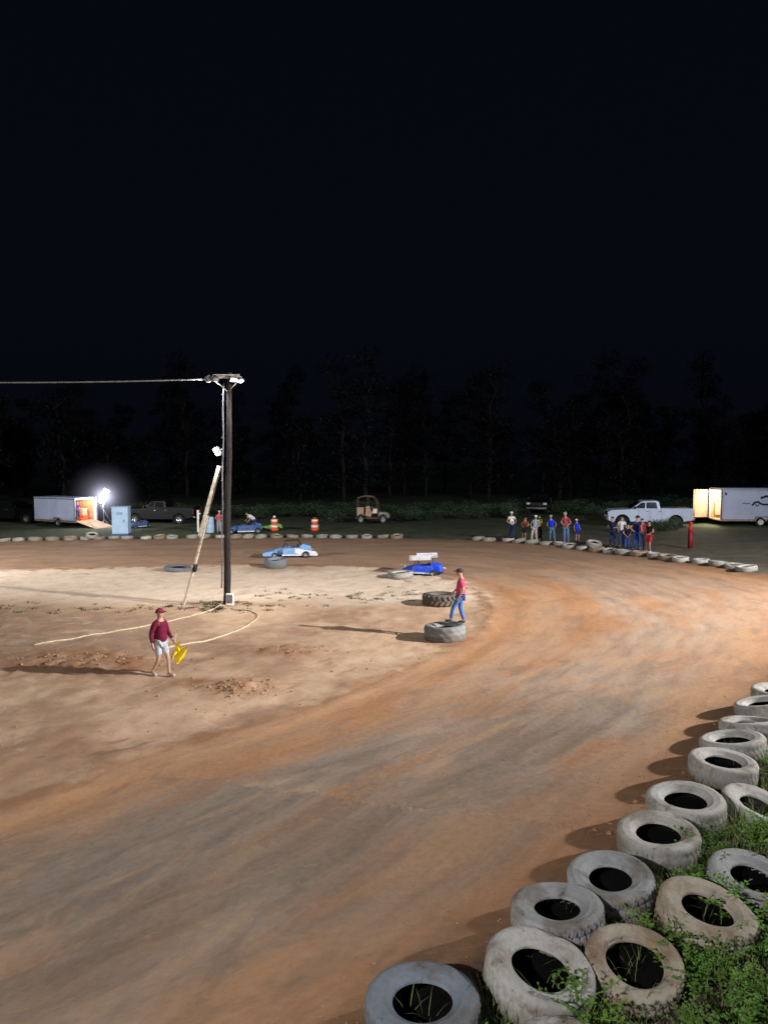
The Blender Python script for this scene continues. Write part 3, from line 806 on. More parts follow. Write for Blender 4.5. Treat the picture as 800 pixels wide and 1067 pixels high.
    for q in 'LR':
        a, t_ = J['an' + q], J['to' + q]; d = (t_ - a); d.z = 0; d.normalize()
        b = MB(); h = a - Vector((0, 0, .035))
        heel = h - d * .045; b.tube([heel + Vector((0, 0, .0)), h, h.lerp(t_, .6) - Vector((0, 0, .0)), t_ + d * .03], [.034, .046, .043, .028], 10)
        b.build('shoe', cloth(shoes), root)
    hc = J['head']; up = (J['crown'] - J['neck']).normalized(); q = Vector((0, 0, 1)).rotation_difference(up).to_matrix()
    if hair:
        MB().sphere(hc + Vector((0, .018, .022)), (.198, .215, .21), 14, 10, rot=q @ rotx(-.35), zmin=-.06).build('hair', M['hair'], root)
    if cap:
        b = MB(); b.sphere(hc + Vector((0, .0, .045)), (.215, .23, .18), 14, 10, rot=q, zmin=-.02)
        b.box(hc + Vector((0, -.135, .05)), (.15, .12, .012), rot=q @ rotx(.12), bev=.004); b.build('cap', cloth(cap), root)
    if detail:
        for sg in (-1, 1):
            MB().sphere(hc + Vector((sg * .032, -.082, .005)), (.024, .018, .016), 8, 6).build('eye', M['eye'], root)
            MB().sphere(hc + Vector((sg * .09, .01, -.01)), (.022, .04, .062), 8, 6).build('ear', M['skin'], root)
        MB().sphere(hc + Vector((0, -.083, -.062)), (.05, .016, .012), 8, 6).build('mouth', cloth((.25, .09, .07)), root)
    return root

# walking person with the yellow flag, seen against the infield
pA = person('person in a long maroon top and pale shorts walking with a yellow flag', -5.37, 17.5, R(60), 1.64,
    dict(knL=(.09, -.17, .50), anL=(.095, -.20, .09), toL=(.10, -.36, .05), knR=(-.09, -.03, .48), anR=(-.095, .20, .12), toR=(-.10, .08, .035),
         elR=(-.24, .08, 1.12), wrR=(-.24, .02, .88), elL=(.24, -.02, 1.13), wrL=(.235, -.20, .93), belly=(0, -.02, 1.10), chest=(0, -.03, 1.28)),
    shirt=(.13, .012, .035), legs=(.36, .38, .42), shorts=True, sleeve=1.5, detail=True, hair=True, cap=(.22, .03, .06), shoes=(.35, .3, .27), torso=1.25)
# yellow flag held in the left hand
b = MB(); f0 = pA.matrix_basis
bpy.context.view_layer.update()
hand = pA.matrix_world @ Vector((.235, -.27, .87))
b.tube([(0, 0, .22), (0, 0, -.45)], .010, 6)
fl = b.build('flag_stick', M['board'])
bp = MB(); n1, n2 = 10, 8
vv = [[bp.bm.verts.new((.03 + .30 * i / n1 * (1 - .25 * j / n2), .045 * math.sin(i * 1.1 + j * .7) + .02 * math.sin(j * 1.9), -.02 - .42 * j / n2 + .05 * math.sin(i * .8) - .10 * i / n1)) for i in range(n1 + 1)] for j in range(n2 + 1)]
bp._fin([bp.bm.faces.new((vv[j][i], vv[j][i + 1], vv[j + 1][i + 1], vv[j + 1][i])) for i in range(n1) for j in range(n2)], True)
flag = bp.build('cloth', M['yellow'])
fr = empty('flag', hand, R(20), 'crumpled bright yellow flag held by the person in maroon', 'flag'); fl.parent = fr; flag.parent = fr
fr.rotation_euler = (R(8), R(12), R(10))
# person on the marker tyre
zt = gz(1.78, 21.25) + .44
pB = person('person in a pink-red shirt and blue jeans stepping over the large grey tyre', 2.24, 21.35, R(-100), 1.62,
    dict(knL=(.09, -.22, .56), anL=(.10, -.30, .16), toL=(.11, -.45, .10), knR=(-.09, -.02, .49), anR=(-.095, .10, .09), toR=(-.10, -.06, .035),
         elL=(.23, .10, 1.15), wrL=(.21, -.02, .93), elR=(-.22, -.08, 1.14), wrR=(-.20, -.24, .98), jaw=(0, -.05, 1.565), head=(0, -.045, 1.64), crown=(0, -.03, 1.70), nose=(0, -.155, 1.61)),
    shirt=(.46, .07, .12), legs=(.07, .15, .38), detail=True, cap=(.05, .035, .04), z=zt, sleeve=.85, torso=1.2, shoes=(.05, .06, .09))

GA, GB = 'spectators lined up behind the far tyres', 'spectators clustered in front of the white pickup'
ARM = dict(elL=(.27, .02, 1.17), wrL=(.12, -.12, 1.02), elR=(-.27, .02, 1.17), wrR=(-.12, -.12, 1.02))
ST = dict(knL=(.13, -.02, .49), anL=(.16, .02, .085), toL=(.19, -.14, .035), knR=(-.13, -.02, .49), anR=(-.16, .02, .085), toR=(-.19, -.14, .035))
PK = {**ST, **dict(elL=(.29, .06, 1.16), wrL=(.19, -.03, .96), elR=(-.29, .06, 1.16), wrR=(-.19, -.03, .96))}
person('spectator in a white t-shirt, white cap and jeans, leftmost of the line', 7.82, 45.1, R(-10), 1.68, PK, (.80, .80, .80), (.03, .06, .16), cap=(.7, .7, .7), group=GA)
person('child in a rusty red top standing beside the blue-vested spectator', 8.35, 43.9, R(-10), 1.40, ARM, (.24, .05, .04), (.05, .04, .06), group=GA, shorts=True)
person('spectator in a white cap, pale blue vest and light trousers', 8.75, 42.9, R(-20), 1.56, PK, (.25, .34, .48), (.45, .40, .36), cap=(.85, .85, .85), group=GA)
person('spectator in a yellow high-visibility vest half hidden behind the others', 9.3, 44.0, R(40), 1.50, ARM, (.62, .85, .04), (.03, .03, .04), group=GA)
person('spectator in a bright royal blue shirt and jeans with a pale cap', 9.84, 43.1, R(-5), 1.56, PK, (.01, .05, .75), (.10, .18, .34), cap=(.5, .45, .4), group=GA)
person('tall spectator in a red and grey top with arms folded and blue jeans', 10.3, 41.6, R(-20), 1.80, ARM, (.34, .06, .09), (.10, .17, .33), cap=(.5, .4, .38), group=GA)
person('child in a white cap and long royal blue shirt, rightmost of the line', 11.3, 43.1, R(15), 1.32, None, (.01, .05, .75), (.02, .04, .35), cap=(.85, .85, .85), group=GA, shorts=True)
person('spectator in dark navy clothes at the left of the pickup group', 12.36, 39.8, R(-30), 1.66, ARM, (.012, .02, .07), (.03, .05, .11), group=GB)
person('spectator in a white t-shirt standing in the middle of the pickup group', 12.75, 39.6, R(-10), 1.66, None, (.6, .63, .72), (.03, .05, .16), group=GB)
person('child in black with pale arms clasped in front of the pickup group', 12.55, 38.1, R(0), 1.42, ARM, (.012, .012, .02), (.03, .06, .22), group=GB)
person('broad spectator in a navy shirt and blue jeans in the pickup group', 13.02, 38.0, R(10), 1.80, PK, (.012, .022, .10), (.03, .09, .34), cap=(.02, .03, .08), group=GB, torso=1.15)
person('spectator in a red shirt mostly hidden behind the navy-shirted one', 13.5, 38.5, R(-10), 1.62, None, (.35, .03, .05), (.03, .03, .05), group=GB)
person('spectator in a black top and red shorts at the right of the pickup group', 13.42, 37.2, R(-60), 1.60, ARM, (.015, .012, .015), (.45, .03, .05), shorts=True, group=GB, shoes=(.5, .5, .5))
person('spectator in a red and white top seen just left of the light pole', -11.75, 52.5, R(20), 1.60, ARM, (.55, .10, .14), (.30, .30, .34), cap=(.6, .5, .5))
BEND = dict(belly=(0, -.10, 1.08), chest=(0, -.26, 1.20), nb=(0, -.40, 1.30), neck=(0, -.46, 1.34), jaw=(0, -.53, 1.38), head=(0, -.58, 1.43), crown=(0, -.61, 1.48), nose=(0, -.66, 1.36),
            shL=(.165, -.36, 1.27), elL=(.2, -.42, 1.0), wrL=(.19, -.62, .85), shR=(-.165, -.36, 1.27), elR=(-.2, -.42, 1.0), wrR=(-.19, -.62, .85))
person('person in a white top bending over the dark blue kart behind the far tyres', -9.3, 52.9, R(-60), 1.72, BEND, (.68, .70, .76), (.03, .05, .14))
# ------------------------------------------------------------------ light poles
def spot(parent, loc, target, power, angle=130, color=(1, .97, .93), size=.12, blend=.6):
    l = bpy.data.lights.new('lamp_light', 'SPOT'); l.energy = power; l.spot_size = R(angle); l.spot_blend = blend; l.color = color; l.shadow_soft_size = size
    o = bpy.data.objects.new('lamp_light', l); COL.objects.link(o); o.location = loc
    o.rotation_euler = (Vector(target) - Vector(loc)).to_track_quat('-Z', 'Y').to_euler(); return o
M['led'] = emis('lit_flood_lens', (.86, .92, 1.0), 14)
M['led_dim'] = emis('lit_floods_side', (.7, .8, 1.0), .35)
M['led_warm'] = emis('lit_work_lamp', (.93, .93, 1.0), 18)
def flood_head(parent, c, target, mat, w=.30, h=.22):
    """flood head aimed from c at target, both in the pole's local frame"""
    d = (Vector(target) - Vector(c)).normalized(); q = d.to_track_quat('-Z', 'Y').to_matrix()
    b = MB(); b.box(Vector(c), (w, h, .10), rot=q, bev=.012)
    for i in range(-3, 4): b.box(Vector(c) + q @ Vector((i * w / 8, 0, .07)), (.012, h * .85, .05), rot=q)
    b.tube([Vector(c) + q @ Vector((-w / 2 - .015, 0, 0)), Vector(c) + q @ Vector((-w / 2 - .015, 0, .16)), Vector(c) + q @ Vector((0, 0, .18))], .012, 6)
    hd = b.build('flood_head', M['steel'], parent)
    l = MB(); l.box(Vector(c) + q @ Vector((0, 0, -.056)), (w * .88, h * .86, .012), rot=q); l.build('lens', mat, hd)
    return Vector(c) + q @ Vector((0, 0, -.10))

px_, py_ = -5.6, 26.0; pz = gz(px_, py_)
pole = empty('light_pole', (px_, py_, pz), 0, 'tall dark wooden light pole with floodlights on its crossarm, on the infield', 'light pole')
b = MB(); n = 24
b.tube([(-.06 * 0 + .05 * math.sin(i * .5) * .3 + .01 * i, 0, -.3 + i * (8.45 / n)) for i in range(n + 1)], [.128 - .045 * i / n + .006 * math.sin(i * 2.1) for i in range(n + 1)], 14)
b.build('pole', M['wood'], pole)
b = MB(); b.tube([(-.15 + .012 * i + .012 * math.sin(i * 1.3), -.05, .6 + i * .48) for i in range(16)], .024, 8)
for i in range(5): b.box((-.13 + .06 * i * .5, -.06, 1.4 + i * 1.5), (.07, .05, .03))
b.build('conduit', M['conduit'], pole)
b = MB(); b.box((.08, -.14, 7.98), (1.20, .07, .07), bev=.01); b.box((.2, -.16, 8.06), (.8, .04, .04)); b.tube([(-.35, -.14, 7.95), (.17, -.11, 7.5)], .014, 6); b.tube([(.65, -.14, 7.95), (.2, -.11, 7.5)], .014, 6)
b.build('crossarm', M['board'], pole)
lamps = []
for (cx, cz, tx, ty, tz, mt) in ((-.48, 7.90, -14, 4, -7.9, 'led_dim'), (-.22, 7.92, -7, 9, -7.9, 'led_dim'), (.40, 7.92, 7, -11, -7.9, 'led'), (.64, 7.88, 9, -4, -7.9, 'led')):
    lamps.append((flood_head(pole, (cx, -.22, cz), (tx, ty, tz), M[mt], .22, .16), (tx, ty, tz)))
mid = flood_head(pole, (-.20, -.22, 5.42), (-5, -6, 0.5), M['led'], .18, .30)
b = MB(); b.box((.17, -.20, .22), (.26, .12, .42), bev=.012); mb_ = b.build('breaker_box', M['reflect'], pole)
b = MB(); b.box((.17, -.266, .24), (.2, .012, .3), bev=.004); b.build('box_door', M['conduit'], mb_)
b = MB()
for i in range(12): b.box((.02 + .3 * math.cos(i * 2.3) * .4, -.35 + .1 * math.sin(i * 1.7), .03 + .01 * (i % 3)), (.05, .05, .04), rot=rotz(i), bev=.01)
W0 = Vector((px_, py_, pz))
def addspot(l, t, p, **k): return spot(None, W0 + l, W0 + Vector(t), p, **k)

# brace leaning on the pole: two boards spliced together
br = empty('timber_brace', (-7.22, 26.3, gz(-7.22, 26.3)), 0, 'pale spliced timber plank leaning against the light pole', 'plank')
A_, B_ = Vector((0, 0, -.05)), Vector((1.50, -.17, 4.9)); d = (B_ - A_)
q = d.to_track_quat('Z', 'X').to_matrix()
b = MB(); b.box(A_ + d * .33, (.07, .13, d.length * .66), rot=q, bev=.006); b.build('lower_board', M['board'], br)
b = MB(); b.box(A_ + d * .76 + q @ Vector((.10, 0, 0)), (.12, .18, d.length * .50), rot=q, bev=.006); b.build('upper_board', M['board'], br)
b = MB(); b.tube([A_ + d * .26 + Vector((.05, -.05, 0)), A_ + d * .31 + Vector((.05, -.06, 0))], .08, 8); b.build('rope_wrap', M['rubber'], br)

# ropes on the ground
def ground_rope(name, pts, rad, label, mat='rope'):
    P_ = spline([(x, y, 0) for x, y in pts], 14)
    b = MB(); b.tube([(p[0], p[1], gz(p[0], p[1]) + rad * .8) for p in P_], rad, 6)
    o = b.build(name, M[mat]); tag(o, label, 'rope'); return o
ground_rope('rope', [(-5.75, 25.8), (-6.3, 24.58), (-7.52, 22.85), (-8.58, 21.71), (-9.79, 20.35)], .022, 'pale rope running from the light pole down to the left across the infield')
ground_rope('rope', [(-5.34, 25.5), (-4.55, 25.06), (-4.15, 23.95), (-4.58, 21.9), (-5.05, 20.95), (-6.0, 19.95)], .027, 'pale rope curving round in a loop to the right of the pole base')
b = MB(); pts = []
for i in range(33):
    t = i / 32; x = -5.9 - t * 24; y = 25.9 - t * 3.0
    pts.append((x, y, 7.93 + pz + t * .35 - 1.1 * 4 * t * (1 - t) * .35))
b.tube(pts, .026, 6); o = b.build('overhead_cable', M['wire']); tag(o, 'thin pale cable strung through the night sky to the top of the light pole', 'cable')

# ------------------------------------------------------------------ vehicles
def wheel(parent, c, r_, w, hub='steel', name='wheel', n=28):
    """axle along Y"""
    t = MB(); h = w / 2
    t.lathe([(r_ * .60, -h * .9), (r_ * .8, -h), (r_ * .95, -h * .85), (r_, -h * .5), (r_, h * .5), (r_ * .95, h * .85), (r_ * .8, h), (r_ * .60, h * .9)], n, 'Y', c)
    wh = t.build('wheel', M['rubber'], parent)
    b = MB(); b.lathe([(r_ * .60, h * .88), (r_ * .56, h * .5), (r_ * .2, h * .35), (.01, h * .45), (.01, -h * .45), (r_ * .2, -h * .35), (r_ * .56, -h * .5), (r_ * .60, -h * .88)], n, 'Y', c, close=False)
    for k in range(6):
        a = k * math.pi / 3
        for sy in (-1, 1): b.box((c[0] + math.cos(a) * r_ * .36, c[1] + sy * h * .5, c[2] + math.sin(a) * r_ * .36), (r_ * .34, .02, r_ * .12), rot=roty(-a))
    b.build('rim', M[hub], wh); return wh

def arch(cx, r_, z0, n=9):
    return [(cx + r_ * math.cos(math.pi * k / n), z0 + r_ * math.sin(math.pi * k / n)) for k in range(n + 1)]
def pickup(label, x, y, rz, paint, group=None, hub='steel', L=6.0, bed=True, lit=False, cat='pickup truck', name='pickup_truck'):
    """front at -X; wheels on z=0"""
    t = empty(name, (x, y, gz(x, y) - .02), rz, label, cat, group); p = M[paint]
    W = 1.96; h = W / 2; fw, rw = -1.95, 1.75
    low = [(-2.93, .48), (-2.95, .95), (-2.88, 1.16), (-2.7, 1.24), (-1.55, 1.30), (-1.30, 1.32)]
    if bed: low += [(.72, 1.34), (.76, 1.40), (2.92, 1.40), (2.96, 1.30), (2.96, .60), (2.80, .52)]
    else: low += [(2.30, 1.30), (2.45, 1.20), (2.48, .60), (2.35, .50)]
    low += arch(rw, .50, .42)
    low += [(.9, .40), (-1.1, .40)] + arch(fw, .50, .42) + [(-2.7, .42)]
    b = MB(); b.prism(low, -h, h)
    o = b.build('body', p, t); md = o.modifiers.new('bevel', 'BEVEL'); md.width = .045; md.segments = 2; md.limit_method = 'ANGLE'; md.angle_limit = R(40)
    # dark wheel wells
    for cx in (fw, rw):
        for sy in (-1, 1):
            b = MB(); b.lathe([(.495, sy * (h - .32)), (.495, sy * (h + .004)), (.52, sy * (h + .012)), (.47, sy * (h - .30)), (.01, sy * (h - .31))], 24, 'Y', (cx, 0, .42), close=False); b.build('wheel_arch', M['rubber'], t)
    # cab
    ro = .84; rx1 = .62 if bed else 2.15
    cab = [(-1.42, 1.29), (-.62, 1.84), (-.42, 1.90), (rx1 - .14, 1.92), (rx1 - .02, 1.86), (rx1 + .10, 1.31)]
    b = MB(); b.prism(cab, -.88, .88)
    for v in b.bm.verts:
        if v.co.z > 1.6: v.co.y *= .86
    o = b.build('cab', p, t); md = o.modifiers.new('bevel', 'BEVEL'); md.width = .04; md.segments = 2; md.limit_method = 'ANGLE'; md.angle_limit = R(30)
    def side_y(z): return .88 - (.88 - .757) * max(0, (z - 1.30) / .60) + .012
    wins = [[(-1.16, 1.38), (-.60, 1.78), (-.36, 1.81), (-.36, 1.37)], [(-.28, 1.37), (-.28, 1.81), (rx1 - .22, 1.81), (rx1 - .12, 1.37)]]
    if not bed: wins = wins[:1] + [[(-.28, 1.37), (-.28, 1.81), (.68, 1.82), (.68, 1.37)], [(.76, 1.37), (.76, 1.82), (rx1 - .24, 1.80), (rx1 - .04, 1.40)]]
    for sy in (-1, 1):
        for wn in wins:
            b = MB(); b.quad([(X_, sy * side_y(Z_), Z_) for X_, Z_ in wn]); b.build('side_window', M['glass'], t)
        b = MB(); b.box((-1.12, sy * 1.06, 1.43), (.12, .20, .17), bev=.03); b.box((-1.10, sy * .93, 1.37), (.05, .16, .04)); b.build('wing_mirror', M['blacksteel'], t)
        b = MB(); b.box((-2.90, sy * .78, 1.02), (.14, .34, .18), bev=.03); b.build('headlight', M['led_dim'] if lit else M['clearlens'], t)
        xe = 2.93 if bed else 2.45
        b = MB(); b.box((xe, sy * .90, 1.05), (.09, .15, .40), bev=.02); b.build('taillight', M['redlens'], t)
        for xd in ((-.45, .42) if bed else (-.45, .55)):
            d_ = MB(); d_.box((xd - .40, sy * (h + .003), .92), (.012, .008, .78)); d_.box((xd + .34, sy * (h + .003), .92), (.012, .008, .78)); d_.box((xd - .02, sy * (h + .003), .53), (.72, .008, .012))
            dr = d_.build('door', M['rubber'], t)
            b = MB(); b.box((xd + .22, sy * (h + .02), 1.16), (.18, .03, .04), bev=.008); b.build('handle', M['chrome'], dr)
    b = MB(); b.quad([(-1.385, -.80, 1.345), (-1.385, .80, 1.345), (-.66, .70, 1.83), (-.66, -.70, 1.83)])
    for v in b.bm.verts: v.co += Vector((-.02, 0, .014))
    b.build('windscreen', M['glass'], t)
    b = MB(); b.box((-2.955, 0, .98), (.05, 1.18, .30), bev=.015)
    for i in range(4): b.box((-2.985, 0, .88 + i * .07), (.02, 1.1, .02))
    b.build('grille', M['blacksteel'], t)
    b = MB(); b.box((-2.99, 0, .60), (.18, 1.92, .20), bev=.04); b.build('front_bumper', M['chrome'], t)
    b = MB(); b.box((2.98 if bed else 2.5, 0, .60), (.16, 1.86, .18), bev=.04); b.build('rear_bumper', M['chrome'], t)
    if bed:
        b = MB(); b.box((1.84, 0, 1.402), (2.04, 1.66, .012)); b.build('bed_interior', M['rubber'], t)
    for cx in (fw, rw):
        for sy in (-1, 1): wheel(t, (cx, sy * (h - .13), .40), .40, .27, hub)
    return t
pickup('white pickup truck parked behind the spectators, nose to the left', 19.3, 54.0, R(-8), 'whitepaint', hub='chrome')
pickup('black pickup truck parked behind the leaning plank and the pale cabin', -18.4, 61.2, R(-4), 'darkpaint', hub='chrome', lit=True)
pickup('dark vehicle at the left edge of the photo beside the small trailer', -31.3, 62, R(172), 'darkpaint', bed=False, cat='car', name='parked_car', lit=True)
pickup('dim dark blue utility vehicle in the shadows behind the spectators', 15.3, 72, R(70), 'darkpaint', bed=False, cat='vehicle', name='parked_vehicle')

def trailer(label, x, y, rz, L, W, H, axle, doors='ramp', n_ax=2, group=None):
    """origin at the near rear corner on the ground: length along +X (towards the hitch), near side at y=0, far side at y=W"""
    zb = .48; t = empty('enclosed_trailer', (x, y, gz(x, y) - .02), rz, label, 'trailer', group)
    T = .05; Z0, Z1 = zb, zb + H
    b = MB(); b.box((L / 2, T / 2, (Z0 + Z1) / 2), (L, T, H)); b.box((L / 2, W - T / 2, (Z0 + Z1) / 2), (L, T, H)); b.box((L - T / 2, W / 2, (Z0 + Z1) / 2), (T, W - 2 * T, H))
    for i in range(1, int(L / .6)):
        for yy in (-.003, W + .003): b.box((i * .6, yy, (Z0 + Z1) / 2), (.012, .006, H - .1))
    b.build('wall_panels', M['trailerwhite'], t)
    b = MB(); b.box((L / 2, W / 2, Z1 + .03), (L + .04, W + .04, .07), bev=.02); b.build('roof', M['trailerwhite'], t)
    b = MB(); b.box((L / 2, W / 2, Z0 - .04), (L, W, .08)); b.build('floor_panel', M['ply'], t)
    b = MB()
    for yy in (-.012, W + .012): b.box((L / 2, yy, Z0 + .02), (L + .02, .03, .10), bev=.006); b.box((L / 2, yy, Z1 - .03), (L + .02, .03, .07), bev=.006)
    for yy in (-.005, W + .005): b.box((-.02, yy, (Z0 + Z1) / 2), (.08, .06, H), bev=.01)
    b.box((-.02, W / 2, Z1 - .04), (.08, W, .09), bev=.01); b.build('trim', M['steel'], t)
    b = MB(); b.quad([(.3, T + .004, Z0 + .02), (L - T - .01, T + .004, Z0 + .02), (L - T - .01, T + .004, Z1 - .02), (.3, T + .004, Z1 - .02)]); b.quad([(.05, W - T - .004, Z0 + .02), (L - T - .01, W - T - .004, Z0 + .02), (L - T - .01, W - T - .004, Z1 - .02), (.05, W - T - .004, Z1 - .02)])
    b.quad([(L - T - .006, T, Z0), (L - T - .006, W - T, Z0), (L - T - .006, W - T, Z1), (L - T - .006, T, Z1)]); b.build('lining', M['ply'], t)
    for i in range(n_ax):
        cx = axle + i * .80
        for yy in (.02, W - .02): wheel(t, (cx, yy, .34), .34, .20, 'reflect' if doors == 'barn' else 'steel')
    b = MB(); m_ = axle + (n_ax - 1) * .4; e = .44 + (n_ax - 1) * .4
    poly = [(m_ - e, .40), (m_ - e + .10, .76), (m_ + e - .10, .76), (m_ + e, .40), (m_ + e - .05, .40), (m_ + e - .14, .71), (m_ - e + .14, .71), (m_ - e + .05, .40)]
    b.prism(poly, -.16, -.02); b.prism(poly, W + .02, W + .16); b.build('fender', M['steel'], t)
    b = MB(); b.tube([(L, .3, .42), (L + 1.1, W / 2, .42)], .04, 6); b.tube([(L, W - .3, .42), (L + 1.1, W / 2, .42)], .04, 6); b.tube([(L + .9, W / 2, .05), (L + .9, W / 2, .75)], .035, 8)
    b.build('hitch', M['blacksteel'], t)
    for yy in (.2, W - .2):
        b = MB(); b.box((-.05, yy, Z0 - .02), (.03, .12, .06), bev=.006); b.build('taillight', M['redlens'], t)
    return t
# right trailer: barn doors open, strongly lit inside
tr = trailer('white enclosed trailer at the right edge with its lit rear doors open', 24.35, 53.3, R(-4), 6.4, 2.3, 2.22, 2.75, 'barn')
b = MB(); b.box((-.66, 2.33, .48 + 1.08), (1.18, .045, 2.10), rot=rotz(R(12)), bev=.01); dr = b.build('rear_door', M['tan'], tr)
b = MB()
for z_ in (.75, 1.56, 2.40): b.box((-.10, 2.40, z_), (.16, .05, .06), rot=rotz(R(12)))
b.tube([(-1.12, 2.20, .55), (-1.12, 2.20, 2.60)], .018, 6); b.build('door_hardware', M['steel'], dr)
b = MB(); b.box((.0, -.05, 1.58), (.04, .06, 2.1)); b.build('door_frame', M['blacksteel'], tr)
b = MB(); b.box((.75, 2.12, 1.15), (.9, .22, .9), bev=.02); b.build('wall_cabinet', M['tan'], tr)
# dark swoosh lettering on its side
b = MB()
def stroke(pts, w):
    for (x0, z0), (x1, z1) in zip(pts[:-1], pts[1:]):
        dx, dz = x1 - x0, z1 - z0; l_ = math.hypot(dx, dz); nx_, nz_ = -dz / l_ * w / 2, dx / l_ * w / 2
        b.quad([(x0 - nx_ - dx * .1, -.008, z0 - nz_ - dz * .1), (x1 - nx_ + dx * .1, -.008, z1 - nz_ + dz * .1), (x1 + nx_ + dx * .1, -.008, z1 + nz_ + dz * .1), (x0 + nx_ - dx * .1, -.008, z0 + nz_ - dz * .1)])
stroke([(1.45, 1.66), (1.62, 1.70), (1.72, 1.64), (1.85, 1.70), (1.98, 1.66)], .05)
stroke([(2.15, 1.55), (2.3, 1.74), (2.55, 1.80), (2.75, 1.66), (3.0, 1.60), (3.4, 1.62), (3.9, 1.56), (4.6, 1.66)], .13)
stroke([(2.35, 1.62), (2.5, 1.48), (2.62, 1.60)], .07)
stroke([(2.75, 2.08), (3.1, 2.20), (3.6, 2.16), (4.2, 2.24)], .16); stroke([(.22, 2.44), (.34, 2.38), (.28, 2.28)], .10)
b.build('side_lettering', cloth((.03, .03, .035)), tr)
trm = Matrix.Translation(tr.location) @ Matrix.Rotation(R(-4), 4, 'Z')
b = MB(); b.box((.0, 0, .0), (.9, .12, .05), bev=.01)
lb_ = b.build('ceiling_lamp', M['led_warm'], tr); lb_.location = (.6, 1.2, 2.62)
def point(loc, p, col, size=.1):
    l = bpy.data.lights.new('lamp_light', 'POINT'); l.energy = p; l.color = col; l.shadow_soft_size = size
    o = bpy.data.objects.new('lamp_light', l); COL.objects.link(o); o.location = loc; return o
point(trm @ Vector((.35, 1.2, 2.45)), 420, (1, .86, .62), .15)
point(trm @ Vector((-.9, .6, 1.9)), 160, (1, .86, .62), .15)

# small trailer at the left, ramp down
tl = trailer('small white enclosed trailer at the left with its ramp down and warm light inside', -22.6, 58.1, math.atan2(.47, -.88), 4.7, 2.05, 1.75, 1.9, 'ramp', 1)
tlm = Matrix.Translation(tl.location) @ Matrix.Rotation(math.atan2(.47, -.88), 4, 'Z')
b = MB(); q = roty(-R(13)); b.box((-1.02, 1.02, .25), (2.05, 1.9, .05), rot=roty(-R(12.5)), bev=.01)
rp = b.build('ramp_door', M['tan'], tl)
b = MB()
for i in range(7): b.box((-.25 - i * .26, 1.02, .462 - i * .0575), (.03, 1.75, .012), rot=roty(-R(12.5)))
b.build('cleats', M['steel'], rp)
b = MB()
for yy in (.06, 1.99): b.tube([(-.02, yy, 2.2), (-1.85, yy, .12)], .012, 5)
b.build('ramp_cable', M['steel'], tl)
b = MB(); b.box((1.4, .45, .95), (1.2, .45, .9), bev=.02); b.build('tool_cabinet', M['tan'], tl)
b = MB(); b.box((.9, .45, .68), (.35, .5, .36), bev=.03); b.box((.7, .9, .58), (.5, .35, .16), bev=.03); o = b.build('gear_box', M['orange_plastic'], tl)
pp = tlm @ Vector((.55, 1.35, .49))
person('person in dark purple working inside the small trailer with the ramp down', pp.x, pp.y, R(60), 1.55, ARM, (.10, .03, .16), (.04, .04, .12), z=pp.z)
point(tlm @ Vector((.7, 1.0, 2.18)), 150, (1, .72, .42), .12)
# work lamp on a tripod mast beside the ramp
wl = empty('work_lamp', (-21.75, 57.3, gz(-21.75, 57.3)), 0, 'tall work lamp glaring white at the open end of the small trailer', 'work lamp')
b = MB(); b.tube([(0, 0, .3), (-.05, 0, 2.0)], .028, 8); b.build('mast', M['steel'], wl)
for k_ in range(3):
    a = k_ * 2.094 + .4; b = MB(); b.tube([(0, 0, .55), (.55 * math.cos(a), .55 * math.sin(a), .0)], .018, 6); b.build('leg', M['steel'], wl)
b = MB(); b.box((.04, .10, 2.36), (.26, .10, .85), rot=roty(R(25)), bev=.02); hd = b.build('lamp_housing', M['steel'], wl)
b = MB(); b.box((.04, .03, 2.36), (.42, .05, 1.15), rot=roty(R(25)), bev=.01)
t = NT('work_lamp_glare'); t.set(Base_Color=(.8, .8, .8), Emission_Color=(.90, .90, 1, 1), Emission_Strength=40); M['wl'] = t.m
b.build('lens', M['wl'], hd)
point((-21.7, 56.95, gz(-21.75, 57.3) + 2.36), 420, (.93, .93, 1), .2)
# emissive sphere painting the lamp's lens glow into the air around it
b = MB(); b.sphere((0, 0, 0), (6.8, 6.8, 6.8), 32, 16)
t = NT('glow_emission'); t.t.nodes.remove(t.b); em = t.n('ShaderNodeEmission'); em.inputs[0].default_value = (.72, .72, .95, 1)
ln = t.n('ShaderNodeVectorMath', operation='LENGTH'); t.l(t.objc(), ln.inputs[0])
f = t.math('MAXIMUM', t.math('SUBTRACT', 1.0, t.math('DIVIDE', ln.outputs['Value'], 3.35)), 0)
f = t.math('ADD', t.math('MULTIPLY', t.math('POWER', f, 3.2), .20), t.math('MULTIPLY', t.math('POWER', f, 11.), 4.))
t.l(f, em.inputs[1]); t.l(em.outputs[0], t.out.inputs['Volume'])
o = b.build('halo', t.m); o.location = (-21.70, 57.25, gz(-21.75, 57.3) + 2.36); tag(o, 'emissive sphere painting a faint bluish glow around the work lamp', 'halo', kind='stuff')

